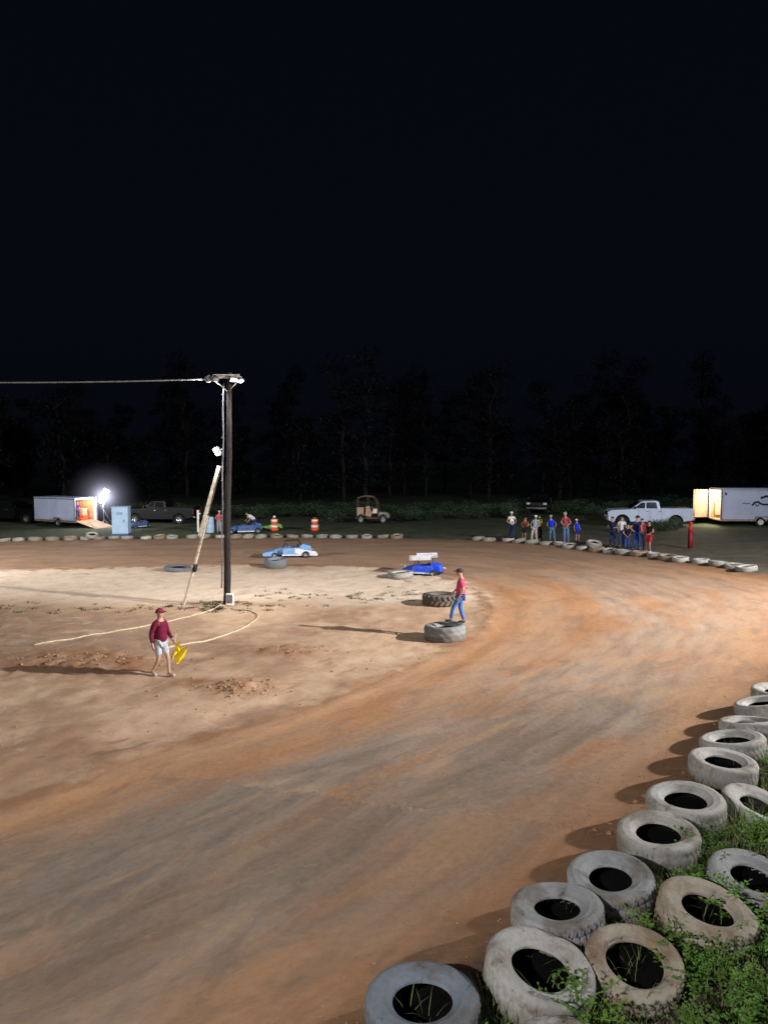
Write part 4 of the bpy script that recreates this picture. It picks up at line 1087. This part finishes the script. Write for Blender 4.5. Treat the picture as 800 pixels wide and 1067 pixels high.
# pale blue portable cabin beside the track
t = empty('portable_cabin', (-18.3, 51.4, gz(-18.3, 51.4)), R(8), 'upright pale blue portable cabin standing alone behind the far tyres', 'portable cabin')
b = MB(); b.box((0, 0, 1.0), (1.08, 1.05, 1.80), bev=.03); b.build('cabin_wall', M['bluebox'], t)
b = MB(); b.box((0, 0, 1.94), (1.14, 1.12, .10), bev=.04); b.build('roof', M['bluebox'], t)
b = MB(); b.box((0, 0, .06), (1.12, 1.1, .12), bev=.02); b.build('base', M['bluegrey'], t)
b = MB(); b.box((0, -.535, 1.0), (.72, .03, 1.62), bev=.01); dr = b.build('door', M['bluebox'], t)
b = MB(); b.box((.28, -.565, 1.0), (.05, .04, .16), bev=.01); b.build('handle', M['bluegrey'], dr)
b = MB()
for i in range(4): b.box((0, -.554, 1.60 - i * .05), (.42, .012, .02))
b.build('vent', M['bluegrey'], dr)

# racing karts with roof wings
def kart(label, x, y, rz, body, wing, plate, group='racing karts out on the track', s=1.0, wings=True):
    """front at -X"""
    t = empty('racing_kart', (x, y, gz(x, y)), rz, label, 'racing kart', group); t.scale = (s, s, s)
    b = MB(); b.prism([(-1.15, .14), (-1.20, .24), (-.75, .44), (-.30, .52), (-.22, .40), (-.22, .12)], -.26, .26)
    for v in b.bm.verts:
        if v.co.x < -1: v.co.y *= .6
    o = b.build('nose', M[body], t); m_ = o.modifiers.new('bevel', 'BEVEL'); m_.width = .03; m_.segments = 2
    for sy in (-1, 1):
        b = MB(); b.prism([(-.42, .12), (-.40, .50), (.62, .55), (.70, .40), (.66, .12)], sy * .27, sy * .50); o = b.build('side_pod', M[body], t); m_ = o.modifiers.new('bevel', 'BEVEL'); m_.width = .025; m_.segments = 2
        b = MB(); b.box((.1, sy * .505, .15), (1.1, .02, .07)); b.build('skirt', M['kartwhite'], o)
    b = MB(); b.prism([(.50, .15), (.46, .62), (.62, .70), (1.02, .58), (1.08, .20)], -.24, .24); o = b.build('tail', M[body], t); m_ = o.modifiers.new('bevel', 'BEVEL'); m_.width = .04; m_.segments = 2
    b = MB(); b.box((.08, 0, .10), (1.9, .56, .04)); b.box((.30, 0, .40), (.08, .42, .52), rot=roty(.22), bev=.03); b.box((.08, 0, .18), (.46, .42, .10), bev=.03); b.build('seat', M['rubber'], t)
    b = MB()
    for sy in (-1, 1): b.tube([(-.42, sy * .24, .45), (-.28, sy * .24, .86), (.38, sy * .24, .90), (.55, sy * .24, .60)], .02, 8)
    for x_ in (-.28, .38): b.tube([(x_, -.24, .87), (x_, .24, .87)], .02, 8)
    b.build('roll_cage', M['blacksteel'], t)
    b = MB(); b.lathe([(.12, 0), (.14, .015), (.16, 0), (.14, -.015)], 20, 'X', (-.20, 0, .56)); b.build('steering_wheel', M['rubber'], t)
    if wings:
        for sy in (-1, 1):
            b = MB(); b.prism([(-.52, .80), (-.55, 1.06), (.62, 1.14), (.66, .88)], sy * .55, sy * .57); b.build('wing_side_board', M[plate], t)
        b = MB(); b.prism([(-.50, .92), (-.30, .95), (.1, 1.0), (.62, 1.10), (.62, 1.07), (.1, .96), (-.30, .91), (-.50, .89)], -.55, .55); b.build('roof_wing', M[wing], t)
        b = MB(); b.prism([(-1.2, .52), (-.86, .60), (-.86, .58), (-1.2, .50)], -.3, .3); b.tube([(-1.0, 0, .3), (-1.0, 0, .54)], .015, 6); b.build('nose_wing', M[plate], t)
    for cx, r_, w_, yy in ((-.82, .15, .14, .48), (.80, .18, .24, .52)):
        for sy in (-1, 1): wheel(t, (cx, sy * yy, r_), r_, w_, n=20)
        b = MB(); b.tube([(cx, -yy, r_), (cx, yy, r_)], .018, 6); b.build('axle', M['steel'], t)
    b = MB(); b.box((.62, .12, .34), (.24, .22, .28), bev=.03); b.tube([(.7, .26, .4), (1.2, .3, .36)], .03, 8); b.build('engine', M['steel'], t)
    return t
k1 = kart('low pale blue and white racing kart speeding along the far side of the infield', -5.0, 39.6, R(4), 'kartsky', 'kartsky', 'kartwhite', s=1.02, wings=False)
b = MB(); b.prism([(-1.42, .10), (-1.45, .26), (-1.1, .34), (-.7, .36), (-.7, .10)], -.5, .5); b.build('front_bumper', M['kartsky'], k1)
b = MB(); b.prism([(.2, .30), (.25, .50), (1.30, .34), (1.42, .22), (1.38, .12), (.6, .12)], -.53, -.51); b.build('side_panel', M['kartwhite'], k1)
kart('bright blue racing kart with a white roof wing, between the white tyre and the bend', 1.75, 33.3, R(-22), 'kartblue', 'kartwhite', 'kartwhite', s=.85)
kart('dark blue kart parked behind the far tyres under the person in white', -10.0, 52.9, R(12), 'bluegrey', 'bluegrey', 'bluegrey', group=None, s=1.15, wings=False)
kart('small lime green kart parked left of the first orange and white barrel', -8.4, 55.2, R(0), 'kartgreen', 'kartgreen', 'kartwhite', group=None, s=.7, wings=False)
kart('small kart standing at the front of the black pickup', -19.0, 57.0, R(60), 'bluegrey', 'kartwhite', 'kartwhite', group=None, s=.8, wings=False)

# traffic barrels
def barrel(x, y, label, lamp=False):
    t = empty('traffic_barrel', (x, y, gz(x, y)), 0, label, 'traffic barrel', 'orange and white traffic barrels by the far tyres')
    b = MB(); b.lathe([(.0, .03), (.29, .03), (.285, .26), (.265, .27), (.26, .48), (.25, .49), (.245, .70), (.23, .71), (.22, .88), (.16, .94), (.0, .95)], 24, close=False); b.build('barrel_body', M['orange_plastic'], t)
    for z_, r_ in ((.38, .268), (.80, .236)):
        b = MB(); b.lathe([(r_, z_ - .085), (r_ + .006, z_ - .085), (r_ + .002, z_ + .085), (r_ - .004, z_ + .085)], 24); b.build('band', M['reflect'], t)
    b = MB(); b.lathe([(.0, 0), (.36, 0), (.36, .05), (.29, .07), (0, .07)], 24, close=False); b.build('base', M['rubber'], t)
    b = MB(); b.tube([(-.09, 0, .94), (-.09, 0, 1.0), (.09, 0, 1.0), (.09, 0, .94)], .015, 6); b.build('handle', M['orange_plastic'], t)
    if lamp:
        b = MB(); b.sphere((0, 0, 1.08), (.17, .09, .17)); b.build('marker_lamp', M['reflect'], t)
barrel(-8.0, 53.8, 'orange and white traffic barrel with a pale lamp on top, left of the pair', True)
barrel(-5.05, 53.8, 'orange and white traffic barrel without a lamp, right of the pair')
# red post, white post, upright drum
t = empty('marker_post', (16.1, 38.7, gz(16.1, 38.7)), 0, 'dark red marker post with a bright red top at the right, below the open trailer', 'post')
b = MB(); b.tube([(0, 0, -.1), (0, 0, .98)], .12, 12); b.build('post', M['redpost'], t)
b = MB(); b.lathe([(.01, .98), (.13, .98), (.13, 1.04), (.085, 1.08), (.085, 1.30), (.10, 1.33), (.08, 1.42), (.01, 1.45)], 16, close=False); b.build('post_cap', M['redbright'], t)
t = empty('boundary_post', (-13.4, 53.2, gz(-13.4, 53.2)), 0, 'slim white post with a short crossbar left of the leaning plank', 'post')
b = MB(); b.box((0, 0, .8), (.14, .10, 1.6), bev=.01); b.build('post', M['reflect'], t)
b = MB(); b.box((.06, -.06, 1.35), (.26, .03, .08), bev=.005); b.build('crossbar', M['reflect'], t)
t = empty('plastic_drum', (-12.45, 52.7, gz(-12.45, 52.7)), 0, 'pale blue plastic drum standing between the leaning plank and the light pole', 'drum')
b = MB(); b.lathe([(0, .02), (.30, .02), (.32, .10), (.32, .38), (.335, .42), (.32, .46), (.32, .80), (.335, .84), (.32, .88), (.32, 1.1), (.28, 1.16), (0, 1.16)], 24, close=False); b.build('drum_body', M['bluebox'], t)
b = MB(); b.tube([(.14, 0, 1.16), (.14, 0, 1.2)], .05, 10); b.build('bung', M['bluegrey'], t)

# stripped off-road buggy
t = empty('off_road_buggy', (-1.3, 60.3, gz(-1.3, 60.3)), R(-5), 'old off-road buggy with a tan panelled cab and pipe roll frame by the weeds', 'buggy'); t.scale = (.68, .8, 1)
b = MB()
for yy in (-.75, .75):
    b.tube([(-1.2, yy, .55), (-1.25, yy, 1.35), (-1.15, yy, 2.15), (-.3, yy, 2.28), (.75, yy, 2.20), (1.15, yy, 1.75), (1.3, yy, 1.0), (1.3, yy, .5)], .045, 8); b.tube([(.05, yy, 2.26), (.0, yy, .55)], .035, 8); b.tube([(-1.25, yy, 1.35), (1.25, yy, 1.30)], .035, 8)
for x_, z_ in ((-1.15, 2.15), (.75, 2.2), (1.25, 1.3), (-1.25, 1.35)): b.tube([(x_, -.75, z_), (x_, .75, z_)], .04, 8)
b.build('roll_frame', M['rust'], t)
b = MB(); b.box((-.82, -.79, 1.02), (.80, .04, .72), bev=.02); b.build('side_panel', M['tan'], t)
b = MB(); b.prism([(-.25, .7), (-.15, 1.45), (.25, 1.5), (.55, .95), (.45, .6)], -.80, -.77); b.build('side_panel', M['tan'], t)
b = MB(); b.prism([(.6, .9), (.7, 1.28), (1.2, 1.25), (1.15, .9)], -.80, -.77); b.build('side_panel', M['reflect'], t)
b = MB(); b.box((-.6, 0, .9), (.7, 1.2, .5), bev=.06); b.box((-.85, 0, 1.3), (.16, 1.2, .7), rot=roty(-.15), bev=.05); b.build('seat', M['rubber'], t)
b = MB(); b.prism([(1.2, .5), (1.25, 1.0), (2.3, .95), (2.6, .75), (2.6, .5)], -.6, .6); b.build('hood', M['concrete'], t)
b = MB(); b.box((.5, 0, .5), (3.9, 1.3, .12)); b.build('chassis', M['rust'], t)
for cx in (-.75, 1.9):
    for sy in (-1, 1): wheel(t, (cx, sy * .82, .42), .42, .28)
# concrete-like roadside blocks
# ------------------------------------------------------------------ vegetation
def leaf_mat(name, a, b_):
    t = NT(name); P = t.pos(); c = t.mix(t.ss(t.noise(P, 1.2, 4), .3, .7), a, b_)
    c = t.mix(t.ss(t.noise(P, 30, 2), .4, .7, 0, .5), c, tuple(x * .5 for x in a))
    t.set(Base_Color=c, Roughness=.6); t.b.inputs['Specular IOR Level'].default_value = .3
    tr_ = t.n('ShaderNodeBsdfTranslucent'); t.l(c, tr_.inputs[0]); mx = t.n('ShaderNodeMixShader'); mx.inputs[0].default_value = .25
    t.l(t.b.outputs[0], mx.inputs[1]); t.l(tr_.outputs[0], mx.inputs[2]); t.l(mx.outputs[0], t.out.inputs[0]); return t.m
M['leaf'] = leaf_mat('weed_leaf', (.10, .20, .03), (.19, .33, .06))
M['leaf2'] = leaf_mat('bright_weed_leaf', (.13, .34, .05), (.22, .48, .08))
M['grass'] = leaf_mat('grass_blade', (.10, .17, .04), (.23, .26, .10))
M['straw'] = leaf_mat('dry_grass', (.22, .20, .11), (.38, .34, .22))
M['tuft'] = leaf_mat('dark_tuft', (.05, .07, .03), (.09, .105, .05))
M['bushm'] = leaf_mat('bush_leaf', (.06, .105, .06), (.105, .155, .09))
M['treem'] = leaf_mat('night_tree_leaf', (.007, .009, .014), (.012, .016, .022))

def leaves(me_co, me_f, c, r_, n, size, rnd, flat=.8, aim=None):
    for _ in range(n):
        while True:
            p = Vector((rnd.uniform(-1, 1), rnd.uniform(-1, 1), rnd.uniform(-1, 1)))
            if .2 < p.length < 1: break
        p = Vector((p.x * r_[0], p.y * r_[1], p.z * r_[2])) + c
        n_ = Vector((rnd.gauss(0, 1), rnd.gauss(0, 1), rnd.gauss(0, 1) + flat)).normalized(); u_ = n_.orthogonal().normalized(); u_.rotate(Matrix.Rotation(rnd.uniform(0, 6.28), 3, n_)); v_ = n_.cross(u_)
        s_ = size * rnd.uniform(.6, 1.3); i = len(me_co)
        me_co += [p - u_ * s_, p - v_ * s_ * .42, p + u_ * s_, p + v_ * s_ * .42]; me_f.append((i, i + 1, i + 2, i + 3))
def pymesh(name, co, f, mat):
    me = bpy.data.meshes.new(name); me.from_pydata([tuple(c) for c in co], [], f); me.materials.append(mat); return me

# trees of the dark wood line
def tree_proto(seed, H):
    rnd = random.Random(seed); b = MB()
    tr_pts = [(rnd.uniform(-.12, .12) * i, rnd.uniform(-.12, .12) * i, H * .92 * i / 8) for i in range(9)]
    b.tube(tr_pts, [.26 * (1 - i / 9.5) + .02 for i in range(9)], 8)
    co, f = [], []
    for k_ in range(34):
        z_ = H * rnd.uniform(.10, .98); a = rnd.uniform(0, 6.28); rr = (1.1 - abs(z_ / H - .5) * 1.5) * rnd.uniform(.7, 2.9) * (.6 + H / 30)
        i_ = min(7, int(z_ / H * 8)); base = Vector(tr_pts[i_]); tip = Vector((base.x + rr * math.cos(a), base.y + rr * math.sin(a), z_))
        b.tube([base, base.lerp(tip, .5) + Vector((0, 0, .15)), tip], [.07, .04, .015], 5)
        s_ = rnd.uniform(.7, 1.5); leaves(co, f, tip, (s_ * 1.2, s_ * 1.2, s_ * .75), 110, .21, rnd)
    return b.mesh('tree_trunk', M['wood']), pymesh('tree_crown', co, f, M['treem'])
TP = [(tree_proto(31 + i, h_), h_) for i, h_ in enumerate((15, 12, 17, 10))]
rt = random.Random(5)
ti = 0
for i in range(64):
    x = -66 + i * 2.2 + rt.uniform(-1.5, 1.5); y = rt.uniform(88, 122)
    (tm, cm), h_ = TP[rt.choice((0, 1, 2, 3))]
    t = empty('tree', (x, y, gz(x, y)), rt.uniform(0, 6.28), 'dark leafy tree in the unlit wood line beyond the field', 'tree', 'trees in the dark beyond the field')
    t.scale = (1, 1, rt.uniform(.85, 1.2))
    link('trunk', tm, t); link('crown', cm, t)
# bushes at the edge of the light
def bush_proto(seed):
    rnd = random.Random(seed); co, f = [], []; b = MB()
    for k_ in range(9):
        a = rnd.uniform(0, 6.28); rr = rnd.uniform(.1, 1.6); tip = Vector((rr * math.cos(a), rr * math.sin(a) * .7, rnd.uniform(.35, 1.15)))
        b.tube([(tip.x * .3, tip.y * .3, -.1), tip], [.03, .012], 4)
        leaves(co, f, tip, (.75, .65, .42), 130, .07, rnd)
    return b.mesh('bush_stem', M['wood']), pymesh('bush_foliage', co, f, M['bushm'])
BPR = [bush_proto(60 + i) for i in range(4)]
def bush(x, y, s_, sz, label, group, mat=None):
    sm, fm = rt.choice(BPR)
    t = empty('bush', (x, y, gz(x, y)), rt.uniform(0, 6.28), label, 'bush', group); t.scale = (s_, s_, sz)
    link('stem', sm, t); link('foliage', fm, t)
for px in range(60, 725, 10):
    y = rt.uniform(62, 78); x = (px - 400) / 770 * y
    bush(x, y, rt.uniform(.9, 1.5), rt.uniform(.45, 1.0), 'dim green bush at the far edge of the lit field', 'bushes along the far edge of the field')
for i, px in enumerate((652, 672, 690, 706)):
    y = 48.5 + i * .8; x = (px - 400) / 770 * y
    bush(x, y, rt.uniform(.6, .8), .42 + .08 * i, ['low weedy mound at the nose end of the white pickup', 'low weedy mound under the cab of the white pickup', 'low weedy mound by the rear wheel of the white pickup', 'low weedy mound between the pickup and the red post'][i], 'weedy mounds in front of the white pickup')
for i, (px, y) in enumerate(((418, 62), (432, 64), (352, 64), (338, 66))):
    x = (px - 400) / 770 * y
    bush(x, y, .8, .7, ['weedy clump just right of the buggy', 'second weedy clump to the right of the buggy', 'weedy clump just left of the buggy', 'weedy clump farther left of the buggy'][i], 'weeds around the buggy')

# distant utility pole
t = empty('utility_pole', (32, 110, gz(32, 110)), 0, 'thin distant utility pole faint against the night sky above the white pickup', 'utility pole')
b = MB(); b.tube([(0, 0, 0), (0, 0, 8.2)], .14, 8); b.build('pole', M['conduit'], t)
b = MB(); b.box((0, 0, 7.7), (1.6, .1, .12)); b.build('crossarm', M['conduit'], t)

# near grass, weeds and clods
def blades(name, spots, hh, mat, label, cat, rnd, wid=.005, nb=8, spread=.07, lean=.5):
    co, f = [], []
    for x, y in spots:
        z = gz(x, y)
        for _ in range(nb):
            a = rnd.uniform(0, 6.28); rr = rnd.uniform(0, spread); p = Vector((x + rr * math.cos(a), y + rr * math.sin(a), z - .01))
            h_ = hh * rnd.uniform(.5, 1.25); d = Vector((math.cos(a + rnd.gauss(0, .6)), math.sin(a + rnd.gauss(0, .6)), 0)); w = Vector((-d.y, d.x, 0)) * wid * rnd.uniform(.7, 1.4); ln = lean * rnd.uniform(.2, 1.3)
            i = len(co); pts = [(0, 1.), (.4, .85), (.75, .5)]
            for t_, ww in pts:
                c = p + d * ln * h_ * t_ * t_ + Vector((0, 0, h_ * t_ * (1 - .25 * ln * t_))); co += [c - w * ww, c + w * ww]
            c = p + d * ln * h_ + Vector((0, 0, h_ * (1 - .3 * ln))); co.append(c)
            f += [(i, i + 1, i + 3, i + 2), (i + 2, i + 3, i + 5, i + 4), (i + 4, i + 5, i + 6)]
    o = link(name, pymesh(name, co, f, mat)); tag(o, label, cat, kind='stuff'); return o
rg = random.Random(12)
tyxy = [(a[0], a[1]) for a in near_tyres]
def free(x, y, r_): return all((x - a) ** 2 + (y - b_) ** 2 > r_ * r_ for a, b_ in tyxy)
def near_spots(n, dmin, dmax, clear=.40, ymax=13.5, pw=1.):
    o = []
    while len(o) < n:
        x = rg.uniform(.2, 9); y = rg.uniform(3.2, ymax)
        so = fields([(x, y)])[1][0]
        if -dmax < so < -dmin and free(x, y, clear) and rg.random() < pw: o.append((x, y))
    return o
# faster: precomputed pool of candidate spots
cand = np.array([(rg.uniform(.1, 9.5), rg.uniform(3.2, 14)) for _ in range(26000)])
cso = fields(cand)[1]
def pool(dmin, dmax, n, clear, f_=lambda x, y: True):
    o = [(x, y) for (x, y), s_ in zip(cand, cso) if -dmax < s_ < -dmin and free(x, y, clear) and f_(x, y)]
    rg.shuffle(o); return o[:n]
dens = lambda x, y: noise.noise(Vector((x * 1.1, y * 1.1, 2))) > -.18
blades('grass', pool(.12, 4.0, 3000, .40, dens), .17, M['grass'], 'mid green grass growing between and behind the near tyres', 'grass', rg, nb=9)
blades('dry_grass', pool(-.05, 4, 480, .38), .22, M['straw'], 'thin dry straw coloured grass stalks among the near tyres', 'grass', rg, wid=.0028, nb=6, lean=.9)
# grass standing inside and over a few tyres
ins = []
for i_, n_ in ((0, 2), (1, 2), (12, 4), (13, 5), (7, 4), (15, 6)):
    cx, cy = tyxy[i_]
    for _ in range(n_): a = rg.uniform(0, 6.28); r_ = rg.uniform(0, .17); ins.append((cx + r_ * math.cos(a), cy + r_ * math.sin(a)))
for cx, cy in tyxy[:16]:
    for _ in range(10):
        a = rg.uniform(3.4, 6.6); r_ = rg.uniform(.41, .5); ins.append((cx + r_ * math.cos(a), cy + r_ * math.sin(a)))
blades('grass', ins, .24, M['grass'], 'longer pale grass standing inside and against the near tyres', 'grass', rg, wid=.0035, nb=5, lean=.9)
# leafy weeds
def weed_proto(seed, n=22, size=.030):
    rnd = random.Random(seed); b = MB(); co, f = [], []
    for k_ in range(n):
        a = rnd.uniform(0, 6.28); ln = rnd.uniform(.10, .26); hh = rnd.uniform(.08, .27); tip = Vector((ln * math.cos(a), ln * math.sin(a), hh)); mid_ = Vector((ln * .35 * math.cos(a), ln * .35 * math.sin(a), hh * .75))
        b.tube([(0, 0, -.02), mid_, tip], [.004, .003, .0015], 4, cap=False)
        for j in range(9):
            t_ = .3 + .7 * j / 8; c = mid_.lerp(tip, max(0, (t_ - .4) / .6)) if t_ > .4 else mid_ * t_ / .4
            al = a + (1.2 if j % 2 else -1.2) * rnd.uniform(.6, 1.2); s_ = size * rnd.uniform(.6, 1.25)
            d = Vector((math.cos(al), math.sin(al), rnd.uniform(-.2, .7))).normalized(); w = d.cross(Vector((0, 0, 1))).normalized() * s_ * .38; i = len(co); up = Vector((0, 0, s_ * .15))
            co += [c, c + d * s_ * .45 - w + up, c + d * s_ * 1.1, c + d * s_ * .45 + w + up, c + d * s_ * .5 - up * .3]; f += [(i, i + 1, i + 2, i + 4), (i, i + 4, i + 2, i + 3)]
    return b.mesh('weed_stem', M['leaf']), co, f
WP = []
for i in range(4):
    sm, co, f = weed_proto(80 + i); WP.append((sm, pymesh('weed_leaves', co, f, M['leaf']), pymesh('weed_leaves', co, f, M['leaf2'])))
GW = 'leafy weeds growing behind the near tyres'
def weed(x, y, s_, label, bright=False):
    sm, l1, l2 = rg.choice(WP)
    t = empty('weed', (x, y, gz(x, y)), rg.uniform(0, 6.28), label, 'weed', GW); t.scale = (s_, s_, s_ * rg.uniform(.8, 1.2))
    link('stem', sm, t); link('foliage', l2 if bright else l1, t)
weed(2.78, 6.16, 1.0, 'bright green leafy weed between the fifth tyre and the mud-stained tyre', True)
weed(2.70, 6.24, .7, 'bright green leafy weed between the fifth tyre and the mud-stained tyre', True)
wsp = sorted(pool(.45, 4, 430, .36), key=lambda p: p[1] if p[0] / p[1] < .56 else 99)
for x, y in wsp[:280]:
    weed(x, y, rg.uniform(.6, 1.35), 'leafy green weed in the tangle behind the near tyres', rg.random() < .45)
co, f = [], []
for x, y in wsp[280:] + pool(.30, 4, 150, .37):
    src = rg.choice(WP)[1]; a = rg.uniform(0, 6.28); s_ = rg.uniform(.4, .9); z = gz(x, y); i = len(co); ca, sa = math.cos(a) * s_, math.sin(a) * s_
    co += [(x + v.co.x * ca - v.co.y * sa, y + v.co.x * sa + v.co.y * ca, z + v.co.z * s_) for v in src.vertices]; f += [[q + i for q in p.vertices] for p in src.polygons]
o = link('undergrowth', pymesh('undergrowth', co, f, M['leaf'])); tag(o, 'low tangled green undergrowth behind the near tyres', 'undergrowth', kind='stuff')
# infield tufts
sp_ = []
rr = random.Random(3)
for _ in range(420):
    k_ = rr.random()
    if k_ < .42: x, y = rr.gauss(-5.7, 1.1), rr.gauss(25.8, .35)
    elif k_ < .72: x, y = rr.uniform(-5, 1.5), rr.gauss(27.8, .9)
    else: x, y = rr.uniform(-17, -7), rr.gauss(25.6, .45)
    if noise.noise(Vector((x * 1.4, y * 3.0, 5))) > .02: sp_.append((x, y))
blades('grass', sp_, .07, M['tuft'], 'sparse dark tufts of grass on the pale infield around the light pole', 'grass', rr, wid=.012, nb=16, spread=.17, lean=1.1)
# clods of clay
def clods(spots, label, smin, smax, rnd):
    co, f = [], []
    b = bmesh.new(); bmesh.ops.create_icosphere(b, subdivisions=1, radius=1); base = [v.co.copy() for v in b.verts]; fc = [[v.index for v in q.verts] for q in b.faces]; b.free()
    for x, y in spots:
        s_ = smin + (smax - smin) * rnd.random() ** 3; z = gz(x, y); i = len(co); sd = rnd.uniform(0, 99)
        for v in base:
            k_ = 1 + .45 * noise.noise(v * 1.3 + Vector((sd, 0, 0))); co.append(Vector((x, y, z + s_ * .2)) + Vector((v.x * s_, v.y * s_ * .9, v.z * s_ * .6)) * k_)
        f += [[q + i for q in g] for g in fc]
    o = link('dirt_clods', pymesh('dirt_clods', co, f, M['soil_clod'])); tag(o, label, 'dirt', kind='stuff'); return o
def near_edge(n, lo, hi, gen, pw):
    p = np.array([gen() for _ in range(n)]); so = fields(p)[1]
    return [(float(x), float(y)) for (x, y), q in zip(p, so) if lo < q < hi and rr.random() < (1 - q / hi) ** pw]
def _g():
    s0 = rr.uniform(0, 1); return (2.2 + 4.2 * s0 + rr.gauss(0, .12), 7.35 + 4.7 * s0 + rr.gauss(0, .12))
L_ = near_edge(500, -.1, .75, _g, .8)
clods(L_, 'crumbled orange clay clods along the track edge beside the near tyres', .010, .045, rr)
L_ = near_edge(16000, -.1, 1.6, lambda: (rr.uniform(-1, 6.5), rr.uniform(4.2, 12)), 1.5)[:1800]
clods(L_, 'fine crumbs of dry clay scattered over the track beside the near tyres', .003, .016, rr)
L_ = [(rr.gauss(-3.3, .45), rr.gauss(16.5, .35)) for _ in range(260)] + [(rr.gauss(-2.7, .8), rr.gauss(19.7, .3)) for _ in range(120)] + [(rr.gauss(-7.6, 1.6), rr.gauss(18.8, .35)) for _ in range(260)] + [(rr.uniform(-9, 1), rr.uniform(12, 24)) for _ in range(200)]
L_ = [p for p, q in zip(L_, fields(L_)[0]) if q < .2]
clods(L_, 'loose clay clods heaped on the infield', .008, .045, rr)

# ------------------------------------------------------------------ lights, sky, camera
# lit heads of the infield pole
(l0, t0), (l1, t1), (l2, t2), (l3, t3) = lamps
addspot(l2, t2, 500, angle=140); addspot(l3, t3, 500, angle=140)
addspot(l0, t0, 900, angle=150); addspot(l1, t1, 900, angle=150)
addspot(mid, (-8, 1.5, -3.0), 260, angle=140)
# floodlight poles out of frame; the one behind the camera is an added fill
def flood_pole(x, y, H, heads, label):
    z = gz(x, y); t = empty('light_pole', (x, y, z), 0, label, 'light pole')
    b = MB(); b.tube([(0, 0, -.2), (0, 0, H + .2)], [.16, .11], 12); b.build('pole', M['wood'], t)
    b = MB(); b.box((0, 0, H), (1.6, .1, .12)); b.build('crossarm', M['board'], t)
    for i, (tx, ty, p, an) in enumerate(heads):
        loc = Vector((-.6 + 1.2 * i / max(1, len(heads) - 1), -.0, H - .25)); tgt = Vector((tx - x, ty - y, -z))
        e = flood_head(t, loc, tgt, M['led'])
        spot(None, Vector((x, y, z)) + e, (tx, ty, 0), p, angle=an, size=.2, blend=1.0)
flood_pole(27, 13.0, 11.5, ((-14, 27, 95000, 84), (6, 50, 52000, 84), (0, 7, 11000, 100)), 'floodlight pole standing outside the bend, beyond the right edge of the photo')
flood_pole(-9, -5.5, 9.0, ((4, 13, 9000, 130),), 'unseen floodlight pole added behind the camera as fill light')  # added fill for the tyre fronts, no such pole is seen
flood_pole(-29, 27, 9.0, ((-15, 40, 24000, 130),), 'floodlight pole outside the left edge of the photo')
sun = bpy.data.lights.new('fill_sun', 'SUN'); sun.energy = .13; sun.angle = R(10); sun.color = (.55, .66, 1)  # weak blue fill added to lift trees and dark ground, no moon is seen
so_ = bpy.data.objects.new('fill_sun', sun); COL.objects.link(so_); so_.rotation_euler = (R(66), 0, R(8))

w = bpy.data.worlds.new('World'); SC.world = w; w.use_nodes = True; nt = w.node_tree; nt.nodes.clear()
o = nt.nodes.new('ShaderNodeOutputWorld'); bg = nt.nodes.new('ShaderNodeBackground'); tc = nt.nodes.new('ShaderNodeTexCoord'); sx = nt.nodes.new('ShaderNodeSeparateXYZ'); cr = nt.nodes.new('ShaderNodeValToRGB')
nt.links.new(tc.outputs['Generated'], sx.inputs[0]); nt.links.new(sx.outputs[2], cr.inputs[0]); nt.links.new(cr.outputs[0], bg.inputs[0]); nt.links.new(bg.outputs[0], o.inputs[0])
el = cr.color_ramp.elements; el[0].position = 0; el[0].color = (.0017, .0021, .0038, 1); el[1].position = .6; el[1].color = (.0019, .0025, .0056, 1)
e = el.new(.18); e.color = (.0021, .0027, .0055, 1)
bg.inputs[1].default_value = 1.0

cam = bpy.data.cameras.new('camera'); co_ = bpy.data.objects.new('camera', cam); COL.objects.link(co_)
co_.location = (0, 0, 5.2); co_.rotation_euler = (R(86), 0, 0)
cam.sensor_fit = 'VERTICAL'; cam.sensor_height = 36; cam.sensor_width = 27; cam.lens = 770 / 1067 * 36
cam.clip_end = 2000; SC.camera = co_
SC.view_settings.view_transform = 'Standard'; SC.view_settings.look = 'None'; SC.view_settings.exposure = 0; SC.view_settings.gamma = 1
SC.cycles.use_denoising = True; SC.cycles.max_bounces = 5; SC.cycles.diffuse_bounces = 2; SC.cycles.sample_clamp_indirect = 3
